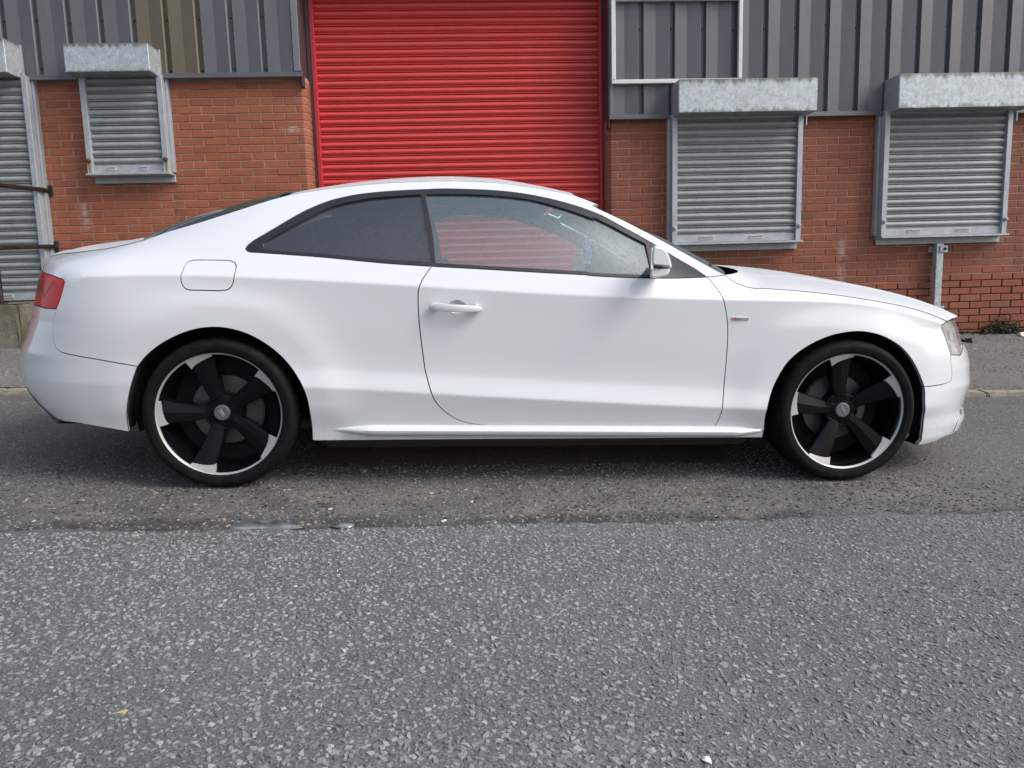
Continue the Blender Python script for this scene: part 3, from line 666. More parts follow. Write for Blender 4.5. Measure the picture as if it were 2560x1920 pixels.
# --- door handle with scoop, lock and seam
def handle():
    c = inv(ZF((430, 1430)))[0]; a = inv(ZF((165, 1425)))[0]; b = inv(ZF((700, 1450)))[0]
    n = N([c[0]], [c[1]])[0]
    def at(s, z, o): return S([s], [z], o)[0]
    V, Fs = [], []; nn = 14; ring = 12
    for i in range(nn):
        t = i/(nn-1); s = a[0]+(b[0]-a[0])*t; z = a[1]+(b[1]-a[1])*t
        hh = .0185*(1-.28*t)*(1-max(0, (abs(t-.5)-.44)/.06)**2*.5); dep = .010; lift = .020+.016*math.sin(math.pi*t)
        for k in range(ring):
            an = 2*math.pi*k/ring; ca, sa = math.cos(an), math.sin(an)
            e = .45; zz = z+hh*np.sign(sa)*abs(sa)**e; of = lift+dep*np.sign(ca)*abs(ca)**e
            V.append(at(s, zz, of))
    for i in range(nn-1):
        for k in range(ring): Fs.append((i*ring+k, i*ring+(k+1) % ring, (i+1)*ring+(k+1) % ring, (i+1)*ring+k))
    Fs += [tuple(range(ring)), tuple(range((nn-1)*ring, nn*ring))]
    for sg, p in ((1, door_r), (-1, door_l)):
        me = mesh('door_handle', np.array(V)*[1, sg, 1], Fs, True, 50); fixn(me); link('door_handle', me, paint, p)
        # feet that carry the bar
        for f0, f1 in ((.02, .14), (.86, .97)):
            sa_, sb_ = a[0]+(b[0]-a[0])*f0, a[0]+(b[0]-a[0])*f1; q = []
            for o in (-.004, .024):
                for s_, z_ in ((sa_, a[1]-.012), (sb_, a[1]-.012), (sb_, a[1]+.010), (sa_, a[1]+.010)): q.append(at(s_, z_, o)*[1, sg, 1])
            me = mesh('handle_foot', q, [(0, 1, 2, 3), (4, 7, 6, 5), (0, 4, 5, 1), (1, 5, 6, 2), (2, 6, 7, 3), (3, 7, 4, 0)]); fixn(me); link('handle_foot', me, paint, p)
    # scoop: a shallow bowl pressed into the door behind the bar
    V, Fs = [], []; m = len(scoop)
    for j, (rr, dp) in enumerate(((1.05, .0), (.97, -.003), (.90, -.010), (.75, -.018), (.5, -.023), (.02, -.025))):
        for q in scoop: V.append(at(scoop_c[0]+(q[0]-scoop_c[0])*rr, scoop_c[1]+(q[1]-scoop_c[1])*rr, dp))
    for j in range(5):
        for k in range(m): Fs.append((j*m+k, j*m+(k+1) % m, (j+1)*m+(k+1) % m, (j+1)*m+k))
    for sg, p in ((1, door_r), (-1, door_l)):
        me = mesh('handle_scoop', np.array(V)*[1, sg, 1], Fs, True, 60); fixn(me); link('handle_scoop', me, paint, p)
    lk = inv(ZF((205, 1417)))[0]; q = at(lk[0], lk[1], .034)
    v_, f_ = lathe_vf([(.001, -.0), (.0065, -.0), (.0065, .006)], 16)
    mk('lock_cylinder', [(x+q[0], y+q[1], z+q[2]) for x, y, z in v_], f_, lamp_silver, door_r, True)
    sm = inv(ZF((250, 1380), (250, 1470)))
    q = [at(sm[0][0]-.0012, a[1]+.017, .0335), at(sm[0][0]+.0012, a[1]+.017, .0335), at(sm[0][0]+.0012, a[1]-.018, .0335), at(sm[0][0]-.0012, a[1]-.018, .0335)]
    mk('handle_seam', q, [(0, 1, 2, 3)], gap_black, door_r)
handle()
# --- S line badge on the fender
bc = inv(ZG((1450, 1420), (1622, 1420), (1622, 1453), (1450, 1453)))
b0 = S([bc[0][0]], [bc[0][1]])[0]; b2 = S([bc[2][0]], [bc[2][1]])[0]; yb = min(b0[1], b2[1])
x0b, x1b, z0b, z1b = b0[0], b2[0], b2[2], b0[2]
badge = bbox('badge', x0b, x1b, yb-.004, yb+.004, z0b, z1b, chrome, fender_r, w=.0015)
hb = z1b-z0b
mk('badge_flag', *prism_vf([(x0b+.006, z0b+.001), (x0b+.014, z0b+.001), (x0b+.0175, z1b-.001), (x0b+.0095, z1b-.001)], yb-.0052, yb-.004), red_badge, fender_r)
def text_mesh(name, body, size, loc, mat, parent, rot=(math.pi/2, 0, 0), shear=0.0, ext=.0005):
    cu_ = bpy.data.curves.new(name, 'FONT'); cu_.body = body; cu_.size = size; cu_.extrude = ext; cu_.shear = shear; cu_.resolution_u = 3
    ob = bpy.data.objects.new(name, cu_); COL.objects.link(ob); bpy.context.view_layer.update()
    me = bpy.data.meshes.new_from_object(ob.evaluated_get(bpy.context.evaluated_depsgraph_get())); bpy.data.objects.remove(ob)
    o = link(name, me, mat, parent); me.materials.clear(); me.materials.append(mat); o.location = loc; o.rotation_euler = rot; return o
text_mesh('badge_letter', 'S', .0125, (x0b+.0175, yb-.0052, z0b+.0006), cap_grey, fender_r)
text_mesh('badge_lettering', 'line', .0095, (x0b+.027, yb-.0052, z0b+.0012), cap_grey, fender_r)

# --- door mirrors
def mirror(sg):
    root = empty('door_mirror'); root.parent = car
    # outline of the housing seen from the side (x, z), then swept outwards
    out = [inv([p])[0] for p in ()]
    yo, yi = -1.035, -.905
    def sx(px, py, Y): 
        d = RC.T @ np.array([(px-CX)/F_PX, (py-CY)/F_PX, 1.0]); q = CAM_S+d*(Y-CAM_S[1])/d[1]; return (q[0], q[2])
    cap = [sx(*p, yo) for p in ZG((625, 685), (640, 676), (700, 678), (745, 695), (790, 760), (820, 830), (835, 900), (828, 915), (740, 905), (612, 892), (605, 870), (610, 760))]
    low = [sx(*p, yo) for p in ZG((612, 905), (740, 915), (822, 918), (812, 955), (780, 990), (700, 1008), (600, 1012), (598, 960))]
    def body(nm, poly, mat, y0, y1, shr):
        P = np.array(catmull(poly, .006, True)); c = P.mean(0); V, Fs = [], []; m = len(P); lev = [(0, .55), (.25, .80), (.5, .91), (1.0, 1.0)]
        for t, k in [(0.0, .72), (.02, .85), (.06, .94), (.14, .99), (.3, 1.0), (.7, 1.0), (1.0, shr)]:
            y = y0+(y1-y0)*t
            for q in P: r = c+(q-c)*k; xx = r[0]+.38*(abs(y0)-abs(y))*max(0., 1-(r[0]-P[:, 0].min())/(P[:, 0].max()-P[:, 0].min())*1.1); V.append((xx, y*sg, r[1]))
        n = 7
        for i in range(n-1):
            for k in range(m): Fs.append((i*m+k, i*m+(k+1) % m, (i+1)*m+(k+1) % m, (i+1)*m+k))
        Fs += [tuple(range(m)), tuple(range((n-1)*m, n*m))]
        me = mesh(nm, V, Fs, True, 70); fixn(me); return link(nm, me, mat, root)
    body('mirror_cap', cap, paint, -1.045, -.86, .96); body('mirror_base', low, paint, -1.035, -.85, .8)
    slot = [sx(*p, yo) for p in ZG((625, 893), (735, 903), (735, 915), (625, 905))]
    body('mirror_gap', slot, gap_black, -1.046, -.88, 1.0)
    gx = min(p[0] for p in cap)
    g = [(-.855, cap[1][1]-.010), (-1.03, cap[1][1]-.010), (-1.035, low[-2][1]+.035), (-.86, low[-2][1]+.03)]
    mk('mirror_glass', [(gx+.38*(1.045-abs(y))-.001, y*sg, z) for y, z in g]+[(gx+.38*(1.045-abs(y))+.01, y*sg, z) for y, z in g], [(0, 1, 2, 3), (4, 7, 6, 5), (0, 4, 5, 1), (1, 5, 6, 2), (2, 6, 7, 3), (3, 7, 4, 0)], mirror_glass_m, root)
    return root
mirror(1); mirror(-1)

# --- wheels
def wheel_meshes():
    out = []
    T = .3245
    prof = [(.262, -.118), (.270, -.124), (.2735, -.1262), (.2745, -.1248), (.2755, -.1262), (.285, -.1285), (.2905, -.1290), (.2915, -.1276), (.2925, -.1288), (.300, -.128), (.309, -.122), (.3165, -.110), (.322, -.095), (T, -.075), (T, -.062), (T-.006, -.060), (T-.006, -.052), (T, -.050), (T, -.012), (T-.006, -.010), (T-.006, .0), (T, .002), (T, .075), (.3165, .110), (.300, .128), (.270, .124), (.258, .112)]
    tv, tf_ = lathe_vf(prof, 192)
    def lug(i, k): return (-.0045 if k % 4 in (0,) else 0.0) if i in (12, 13, 14) else 0.0
    tv = [(x*(1+lug(j//192, j % 192)/.32), y, z*(1+lug(j//192, j % 192)/.32)) for j, (x, y, z) in enumerate(tv)]
    out.append(('tyre', fixn(mesh('tyre', tv, tf_, True, 40)), 'tyre'))
    barrel = [(.262, -.116), (.252, -.105), (.243, -.085), (.236, -.03), (.232, .06), (.240, .105), (.258, .112), (.262, .10)]
    out.append(('rim_barrel', fixn(mesh('rim_barrel', *lathe_vf(barrel, 96), True, 40)), 'black'))
    lip = [(.2545, -.1075), (.2555, -.1125), (.266, -.1205), (.2685, -.119), (.2685, -.112), (.256, -.102)]
    out.append(('rim_lip', fixn(mesh('rim_lip', *lathe_vf(lip, 96, closed=True), True, 25)), 'cut'))
    out.append(('hub', fixn(mesh('hub', *lathe_vf([(.0, -.066), (.050, -.068), (.078, -.062), (.084, -.045), (.084, .0), (0, .0)], 40), True, 40)), 'black'))
    def pol(r, a): return (r*math.cos(R_(a)), r*math.sin(R_(a)))
    # one blade: black face and sides, machined wedge at the tip
    def yface(r, side): return -.064-(r-.05)/.20*.040+(.010 if side < 0 else 0.0)*min(1, (r-.05)/.1)
    V, Fs = [], []; rs = [.045, .07, .10, .14, .18, .205, .225, .243]
    lead = [24, 23, 20, 16.6, 14.2, 13.0, 12.4, 12.2]; trail = [-26, -22, -15.5, -13.2, -12.2, -11.8, -11.8, -12.0]
    for r, a, b in zip(rs, lead, trail):
        for ang, sd in ((a, 1), ((a+b)/2, 0), (b, -1)):
            x, z = pol(r, ang); V.append((x, yface(r, sd)-(.002 if sd == 0 else 0), z))
        for ang in (b-2, a+2): x, z = pol(r, ang); V.append((x, yface(r, 0)+.045+.0*r, z))
    for i in range(len(rs)-1):
        for j in range(5): Fs.append((i*5+j, i*5+(j+1) % 5, (i+1)*5+(j+1) % 5, (i+1)*5+j))
    Fs += [(0, 1, 2, 3, 4), tuple((len(rs)-1)*5+j for j in (4, 3, 2, 1, 0))]
    out.append(('spoke', bevelled('spoke', V, Fs, w=.0028, seg=1), 'black'))
    edge = [(.219, 13.2), (.224, 10.5), (.229, 6.5), (.234, 1), (.240, -5), (.247, -11)]
    outer = [(.2575, 14.0), (.258, 9), (.258, 4), (.258, 0), (.258, -5), (.2575, -11.0)]
    Q = [pol(*q) for q in edge]+[pol(*q) for q in outer[::-1]]
    yq = [yface(q[0], 1 if q[1] > 0 else 0)-.006 for q in edge]+[-.1142]*6
    V = [(q[0], y, q[1]) for q, y in zip(Q, yq)]+[(q[0], y+.012, q[1]) for q, y in zip(Q, yq)]
    n = len(Q); Fs = [(i, i+1, n-2-i, n-1-i) for i in range(n//2-1)]+[(i, (i+1) % n, n+(i+1) % n, n+i) for i in range(n)]
    out.append(('spoke_tip', fixn(mesh('spoke_tip', V, Fs)), 'cut'))
    # bright bevelled leading edge of the blade
    out.append(('hub_cap', fixn(mesh('hub_cap', *lathe_vf([(.0, -.0788), (.0285, -.0788), (.0325, -.0775), (.0340, -.0745), (.0345, -.06)], 40), True, 12)), 'cap'))
    V, Fs = [], []
    for k in range(4):
        cxr = (k-1.5)*.0088
        ring = []
        for i in range(20):
            a = 2*math.pi*i/20
            for rr, yy in ((.0064, -.0787), (.0054, -.0806), (.0044, -.0787)): ring.append((cxr+rr*math.cos(a), yy, rr*math.sin(a)))
        n0 = len(V); V += ring
        for i in range(20):
            for j in range(2): Fs.append((n0+i*3+j, n0+((i+1) % 20)*3+j, n0+((i+1) % 20)*3+j+1, n0+i*3+j+1))
    out.append(('emblem', fixn(mesh('emblem', V, Fs, True, 60)), 'chrome'))
    out.append(('wheel_bolt', fixn(mesh('wheel_bolt', *lathe_vf([(.0, -.060), (.0085, -.060), (.0095, -.056), (.0095, -.05)], 12), True, 40)), 'boltm'))
    out.append(('bolt_seat', fixn(mesh('bolt_seat', *lathe_vf([(.0145, -.0695), (.0165, -.0705), (.0165, -.062), (.0145, -.058)], 20, closed=True), True, 40)), 'black'))
    out.append(('brake_disc', fixn(mesh('brake_disc', *lathe_vf([(.06, -.005), (.090, -.008), (.0905, .01), (.150, .01), (.150, .03), (.06, .03)], 48), True, 30)), 'disc'))
    out.append(('wheel_back_blackout', fixn(mesh('wheel_back_blackout', *lathe_vf([(.0, .055), (.2325, .055), (.2325, .06), (.0, .06)], 48), True, 30)), 'back'))  # added black disc, keeps the view behind the spokes dark
    cal = [(.165*math.cos(R_(a)), .165*math.sin(R_(a))) for a in range(120, 185, 8)]+[(.085*math.cos(R_(a)), .085*math.sin(R_(a))) for a in range(184, 119, -8)]
    out.append(('brake_caliper', bevelled('brake_caliper', *prism_vf(cal, -.022, .05), w=.006, seg=2), 'caliper'))
    return out
tyre_m = pmat('tyre_rubber', (0.006, 0.006, 0.007), 0.75, spec=0.15); v = coords(tyre_m)
n_, l_ = nodes_of(tyre_m); wv = n_.new('ShaderNodeTexNoise'); wv.inputs['Scale'].default_value = 160; l_.new(v, wv.inputs['Vector']); bump(tyre_m, wv.outputs['Fac'], .25, .002)
setc(tyre_m, 'Base Color', mixc(tyre_m, ramp(tyre_m, noise(tyre_m, v, 22), [(.45, 0), (.75, 1)]), (0.005, 0.005, 0.0055), (0.012, 0.0115, 0.011)))
WM = {'tyre': tyre_m, 'black': alloy_black, 'cut': alloy_cut, 'cap': cap_grey, 'chrome': chrome, 'boltm': disc_m, 'disc': disc_m, 'caliper': caliper_m, 'back': gap_black}
wparts = wheel_meshes(); YW = -.790
def place_wheel(x, sg, spoke0, emb):
    root = empty('wheel'); root.parent = car; root.location = (x, YW if sg > 0 else -YW, AXZ)
    root.rotation_euler = (0, 0, 0 if sg > 0 else math.pi)
    for nm, me, mk_ in wparts:
        if len(me.materials) == 0: me.materials.append(WM[mk_])
        reps = [0]
        if nm in ('spoke', 'spoke_tip'): reps = [spoke0+72*k for k in range(5)]
        for a in reps if nm not in ('wheel_bolt', 'bolt_seat') else [spoke0+36+72*k for k in range(5)]:
            o = link(nm, me, None, root)
            if nm in ('spoke', 'spoke_tip'): o.rotation_euler = (0, -R_(a), 0)
            elif nm in ('wheel_bolt', 'bolt_seat'): o.location = (.056*math.cos(R_(a)), 0, .056*math.sin(R_(a)))
            elif nm == 'emblem': o.rotation_euler = (0, R_(emb), 0)
            elif nm == 'brake_caliper': o.rotation_euler = (0, R_(150) if x < 1 else 0, 0)
    return root
place_wheel(AXR, 1, 106, 58); place_wheel(AXF, 1, 98, 62); place_wheel(AXR, -1, 60, 20); place_wheel(AXF, -1, 80, 40)
# --- arch liners, underbody, inner shell
for ax in (AXR, AXF):
    for sg in (1, -1):
        V, Fs = [], []; m = 40
        for y in (-.80, -.50):
            for k in range(m+1): a = R_(-16+212*k/m); V.append((ax+.012+.398*math.cos(a), y*sg, AXZ+.014+.398*math.sin(a)))
        Fs = [(k, k+1, m+2+k, m+1+k) for k in range(m)]; n0 = len(V); V += [(ax, -.50*sg, AXZ)]; Fs += [(m+1+k, m+2+k, n0) for k in range(m)]
        mk('wheel_arch_liner', V, Fs, liner_m, car, True)
for path in (arch_r_low[::-1]+arch_r[1:], arch_f+arch_f_low[1:]):
    e = on_body(path, -.003); e2 = e+np.array([0, .13, 0]); m = len(e)
    cxa = AXR if e[0, 0] < 1 else AXF
    rad = e2[:, [0, 2]]-[cxa+.012, AXZ+.014]; rad /= np.linalg.norm(rad, axis=1)[:, None]; e2[:, 0] += rad[:, 0]*.02; e2[:, 2] += rad[:, 1]*.02
    V = np.concatenate([e, e2]); Fs = [(i, i+1, m+i+1, m+i) for i in range(m-1)]
    for sg in (1, -1): mk('arch_lip', V*[1, sg, 1], Fs, liner_m, car, True)
bbox('underbody', .40, 2.34, -.84, .84, .155, .23, underb, car, w=.03)
bbox('underbody', -.80, -.42, -.70, .70, .24, .34, underb, car, w=.03); bbox('underbody', 3.14, 3.40, -.66, .66, .17, .26, underb, car, w=.03)
bbox('underbody', -.46, .44, -.56, .56, .19, .30, underb, car, w=.03); bbox('underbody', 2.30, 3.18, -.56, .56, .175, .28, underb, car, w=.03)  # boxes over the axles, added to darken the shadow under the car
bbox('engine_bay', 2.2, 3.25, -.49, .49, .26, .74, underb, car, w=.03)
bbox('boot_floor', -.80, .36, -.49, .49, .34, .80, underb, car, w=.03)
# --- cabin
in_lo = [(.30, .30), (2.05, .30), (2.05, .90), (.85, .93), (.30, .96)]
def trim_shell(nm, poly, off, mat, holes=()):
    V, Fs, Nn = panel_data(poly, off=off, gap=0, flange=0, step=(.08, .08), holes=holes)
    put_mesh(nm, V, Fs, -Nn, mat, car); put_mesh(nm, V, Fs, -Nn, mat, car, True)
trim_shell('door_card', chain(line((.30, .30), (2.05, .30), .05), line((2.05, .30), (2.05, .915), .05), line((2.05, .915), (.30, .985), .05), line((.30, .985), (.30, .30), .05)), -.055, interior_dark)
hp = chain(tip[::4], trim_top[::4], a_pillar[::-4], roof_line[::-4], c_pillar[::4][:-6], [(.02, 1.00)])
trim_shell('pillar_trim', hp, -.022, pillar_m)
for sg in (1, -1):
    e = on_body(a_pillar, -.024); e2 = e+np.array([.012, .075, .006]); V = np.concatenate([e, e2])*[1, sg, 1]; m = len(e); mk('windscreen_border', V, [(i, i+1, m+i+1, m+i) for i in range(m-1)], interior_dark, car, True)
he = on_body(roof_line, -.03); loft('headliner', he, lambda t: .045, interior_grey, p=2.0)
bbox('cabin_floor', .30, 2.2, -.80, .80, .235, .28, interior_dark, car, w=.01)
def sweep_box(nm, secs, mat, parent, w=.03):
    V, Fs = [], []
    for (x, z, d, hw) in secs:      # centre x,z, thickness, half width
        pass
    return None
def cushion(nm, pts, hw, mat, parent, yc):
    """closed side profile (x,z) extruded across with rounded edges"""
    me = bevelled(nm, *prism_vf(pts, yc-hw, yc+hw), w=.045, seg=3, smooth=True); return link(nm, me, mat, parent)
def seat(yc, xo, front=True):
    root = empty('front_seat' if front else 'rear_seat'); root.parent = car
    if front:
        cushion('seat_cushion', [(xo+.02, .38), (xo+.52, .40), (xo+.54, .52), (xo+.30, .53), (xo+.02, .50)], .26, leather, root, yc)
        cushion('backrest', [(xo+.10, .46), (xo-.08, .46), (xo-.27, 1.00), (xo-.14, 1.03)], .24, leather, root, yc)
        cushion('headrest', [(xo-.17, 1.01), (xo-.265, 1.01), (xo-.30, 1.17), (xo-.20, 1.18)], .125, leather, root, yc)
    else:
        cushion('seat_cushion', [(xo, .40), (xo+.45, .42), (xo+.45, .56), (xo, .50)], .30, leather, root, yc)
        cushion('backrest', [(xo+.12, .46), (xo-.02, .46), (xo-.24, .98), (xo-.10, 1.0)], .30, leather, root, yc)
    return root
seat(-.37, 1.08); seat(.37, 1.08); seat(-.34, .42, False); seat(.34, .42, False)
dash = [(1.78, .52), (2.12, .52), (2.22, .90), (2.05, .955), (1.86, .93), (1.76, .80)]
link('dashboard', bevelled('dashboard', *prism_vf(dash, -.70, .70), w=.03, seg=3, smooth=True), interior_dark, car)
bd = [(1.82, .90), (1.98, .92), (1.96, .975), (1.85, .975)]
link('instrument_binnacle', bevelled('instrument_binnacle', *prism_vf(bd, -.52, -.22), w=.02, seg=2, smooth=True), interior_dark, car)
v_, f_ = [], []
for i in range(36):
    a = 2*math.pi*i/36
    for k in range(8): b = 2*math.pi*k/8; v_.append(((.185+.015*math.cos(b))*math.cos(a), (.185+.015*math.cos(b))*math.sin(a), .015*math.sin(b)))
for i in range(36):
    for k in range(8): f_.append((i*8+k, i*8+(k+1) % 8, ((i+1) % 36)*8+(k+1) % 8, ((i+1) % 36)*8+k))
sp = join_vf([(v_, f_), box_vf(-.175, .175, -.02, .02, -.02, .0), box_vf(-.02, .02, -.175, .0, -.02, .0)])
sw = mk('steering_wheel', *sp, leather, car, True); sw.location = (1.70, -.37, .80); sw.rotation_euler = (0, R_(-64), 0)
link('parcel_shelf', bevelled('parcel_shelf', *box_vf(-.36, .22, -.62, .62, .93, .955), w=.01), interior_dark, car)
link('rear_view_mirror', bevelled('rear_view_mirror', *box_vf(1.695, 1.72, -.13, .13, 1.155, 1.22), w=.012, seg=2), interior_dark, car)
mk('mirror_stalk', *tube_vf([(1.715, 0, 1.20), (1.735, 0, 1.285)], .008, 8), interior_dark, car, True)
# ================================================================== street
def asphalt_mat(name, c0, c1, chip=0.0, rough=0.75, stain=None):
    m = pmat(name, c0, rough); v = coords(m)
    big = noise(m, v, 0.9, 5); fine = noise(m, v, 130, 3); mid = noise(m, v, 18, 4)
    col = mixc(m, ramp(m, big, [(.35, 0), (.65, 1)]), c0, c1)
    col = mixc(m, ramp(m, fine, [(.42, 0), (.60, 1)]), col, mixc(m, .5, col, (.03, .03, .03)))
    col = mixc(m, ramp(m, mid, [(.52, 0), (.72, .45)]), col, (.055, .052, .048))
    if chip:
        vc = voronoi(m, v, 62, 'Color'); vd = voronoi(m, v, 62, 'Distance')
        n, l = nodes_of(m); sp = n.new('ShaderNodeSeparateColor'); l.new(vc, sp.inputs[0])
        k = math_(m, 'MULTIPLY', ramp(m, sp.outputs[0], [(.0, 0), (.52, 0), (.6, 1)]), ramp(m, vd, [(.30, 1), (.42, 0)]))
        chipc = ramp(m, sp.outputs[1], [(0, (.07, .075, .07)), (.5, (.13, .14, .13)), (1, (.24, .24, .22))])
        col = mixc(m, math_(m, 'MULTIPLY', k, chip), col, chipc)
    if stain: col = stain(m, v, col)
    setc(m, 'Base Color', col)
    setc(m, 'Roughness', ramp(m, mid, [(.3, rough-.25), (.7, rough+.1)]))
    h = math_(m, 'ADD', math_(m, 'MULTIPLY', fine, .6), mid); bump(m, h, 1.0, .010); return m
def mud(m, v, col):
    a = ramp(m, noise(m, v, 2.6, 6, .7), [(.49, 0), (.62, 1)]); b = ramp(m, noise(m, v, 14, 5, .7), [(.38, 0), (.60, 1)])
    n, l = nodes_of(m); sx = n.new('ShaderNodeSeparateXYZ'); l.new(v, sx.inputs[0])
    # silt gathers in the worn strip along the joint of the two surfacings
    d = math_(m, 'ABSOLUTE', math_(m, 'ADD', sx.outputs[1], 1.13)); near = ramp(m, d, [(.0, 1), (.14, .8), (.34, 0)])
    k = math_(m, 'MULTIPLY', math_(m, 'MULTIPLY', a, b), near)
    col = mixc(m, math_(m, 'MULTIPLY', k, .85), col, (.25, .205, .165))
    dj = math_(m, 'ABSOLUTE', math_(m, 'ADD', sx.outputs[1], 1.40)); tar = math_(m, 'MULTIPLY', ramp(m, dj, [(0, 1), (.05, .9), (.13, 0)]), ramp(m, noise(m, v, 5.0, 5, .7), [(.36, 0), (.56, .9)]))
    col = mixc(m, tar, col, (.030, .030, .031))
    return mixc(m, math_(m, 'MULTIPLY', ramp(m, noise(m, v, 4.5, 4), [(.5, 0), (.7, 1)]), math_(m, 'MULTIPLY', near, .75)), col, (.035, .034, .034))
road_m = asphalt_mat('worn_asphalt', (.12, .117, .112), (.155, .151, .146), chip=.8, stain=mud)
lane_m = asphalt_mat('chipped_asphalt', (.128, .130, .130), (.165, .167, .167), chip=.0, rough=.7)
pave_m = asphalt_mat('pavement_asphalt', (.15, .147, .135), (.21, .203, .185), chip=.6)
road = mk('road', [(-160, -160, 0), (160, -160, 0), (160, 160, 0), (-160, 160, 0)], [(0, 1, 2, 3)], road_m)
road.matrix_world = M4; tag(road, kind='structure')
# newer surfacing towards the camera: a thin raised sheet with a ragged edge
ep = np.array([px_ground(*q)[:2] for q in ((-500, 1340), (0, 1336), (260, 1331), (500, 1330), (760, 1326), (1000, 1320), (1300, 1312), (1600, 1308), (1900, 1300), (2250, 1290), (2560, 1278), (3100, 1258))])
def lane_edge(x): return np.interp(x, ep[:, 0], ep[:, 1])
xs = np.r_[-160, -40, -10, np.arange(-4.5, 6.5, .02), 12, 40, 160]; jw = np.cumsum(RNG.normal(0, .010, len(xs))); jw -= np.convolve(jw, np.ones(61)/61, 'same'); jit = np.clip(jw, -.05, .05)+.014*np.sin(xs*3.1)+.010*np.sin(xs*9.7+1)
ye = lane_edge(xs)+jit; lift = np.interp(xs, [-3, 1.2, 3.0], [.011, .009, .004]); n = len(xs)
V = [(x, -160, .011) for x in xs]+[(x, y-.02, l_) for x, y, l_ in zip(xs, ye, lift)]+[(x, y, .0005) for x, y in zip(xs, ye)]
Fs = [(i, i+1, n+i+1, n+i) for i in range(n-1)]+[(n+i, n+i+1, 2*n+i+1, 2*n+i) for i in range(n-1)]
lane = mk('resurfaced_lane', V, Fs, lane_m); lane.matrix_world = M4; tag(lane, kind='structure')
# chippings pressed into the surface
chip_m = pmat('stone_chipping', (.15, .16, .15), .55)
n_, l_ = nodes_of(chip_m); at = n_.new('ShaderNodeAttribute'); at.attribute_name = 'tone'
cc = ramp(chip_m, at.outputs['Fac'], [(0, (.11, .113, .115)), (.2, (.165, .175, .175)), (.5, (.225, .250, .243)), (.8, (.285, .315, .305)), (.96, (.33, .355, .34)), (.996, (.42, .41, .38)), (1, (.66, .64, .58))])
nz = noise(chip_m, coords(chip_m), 260, 3); setc(chip_m, 'Base Color', mixc(chip_m, ramp(chip_m, nz, [(.4, 0), (.7, .5)]), cc, (.12, .125, .12))); bump(chip_m, nz, .6, .002)
def chip_vf(cx, cy, r, z0, k):
    m = k; ang = np.sort(RNG.uniform(0, 2*math.pi, m)*.35+np.arange(m)*2*math.pi/m); el = RNG.uniform(.45, .95); th = RNG.uniform(0, math.pi)
    rr = r*RNG.uniform(.72, 1.12, m); px = rr*np.cos(ang); py = rr*np.sin(ang)*el
    X, Y = px*math.cos(th)-py*math.sin(th), px*math.sin(th)+py*math.cos(th)
    hgt = RNG.uniform(.0008, .0036)*(r/.010); tx, ty = RNG.normal(0, .07, 2)
    lo = [(cx+a, cy+b, z0-.003) for a, b in zip(X, Y)]; hi = [(cx+a*.80, cy+b*.80, z0+hgt+a*tx+b*ty) for a, b in zip(X, Y)]
    return lo+hi, [tuple(range(m, 2*m))]+[(i, (i+1) % m, m+(i+1) % m, m+i) for i in range(m)]
def lane_z(x, y): return .011+(np.interp(x, [-3, 1.2, 3.0], [.011, .009, .004])-.011)*np.clip((y+160)/(lane_edge(x)-.02+160), 0, 1)
def scatter(x0, x1, y0, y1, cell, keep):
    gx, gy = np.meshgrid(np.arange(x0, x1, cell), np.arange(y0, y1, cell)); p = np.stack([gx.ravel(), gy.ravel()], 1)+RNG.uniform(-.48, .48, (gx.size, 2))*cell
    return p[keep(p)]
near_p = scatter(-3.4, 5.2, -3.25, -.95, .0146, lambda p: (p[:, 1] < lane_edge(p[:, 0])-.02) & (RNG.uniform(0, 1, len(p)) < .90))
# only the part of the lane the camera could see, with a margin for a step aside
pp = proj_street(np.c_[near_p, np.zeros(len(near_p))]); near_p = near_p[(pp[:, 0] > -1150) & (pp[:, 0] < 3700) & (pp[:, 1] < 2350)]
def far_keep(p):
    dn = np.interp(p[:, 1], [-1.25, -.85, -.6, 0, 1.3], [.62, .72, .95, .85, .70]); dn = dn*np.interp(p[:, 0], [-2.5, .2, 1.4, 2.6], [.80, .55, .85, 1.05])
    hid = (p[:, 1] > -.55) & (p[:, 0] > .3) & (p[:, 0] < 2.4)
    return (p[:, 1] > lane_edge(p[:, 0])+.03) & (RNG.uniform(0, 1, len(p)) < dn) & ~hid
far_p = scatter(-2.9, 5.6, -1.5, 1.28, .0155, far_keep)
def chips_mesh(name, pts, zf, rlo, rhi, k):
    V, Fs, T = [], [], []
    for q in pts:
        r = RNG.uniform(rlo, rhi) if RNG.uniform() < .75 else RNG.uniform(rlo*.5, rlo)
        v_, f_ = chip_vf(q[0], q[1], r, zf(q[0], q[1]), k if RNG.uniform() < .5 else k+1); n0 = len(V); V += v_; Fs += [tuple(i+n0 for i in f) for f in f_]; drift = .10*math.sin(q[0]*1.7+.6*math.sin(q[1]*2.3))+.08*math.sin(q[1]*3.1+q[0]*.9); T += [float(np.clip(RNG.uniform()**1.1+drift*.35, 0, .995 if RNG.uniform() < .985 else 1))]*len(f_)
    me = bpy.data.meshes.new(name); me.from_pydata(V, [], Fs); a = me.attributes.new('tone', 'FLOAT', 'FACE'); a.data.foreach_set('value', np.array(T, dtype=np.float32)); me.update(); return me
d_ = np.hypot(near_p[:, 0]-CAM_S[0], near_p[:, 1]-CAM_S[1]); o_ = np.argsort(d_); pn = proj_street(np.c_[near_p, np.full(len(near_p), .011)])
vis = [i for i in o_ if 15 < pn[i, 0] < 2545 and pn[i, 1] < 1905][:300]
big = set(vis); rest = np.array([near_p[i] for i in range(len(near_p)) if i not in big])
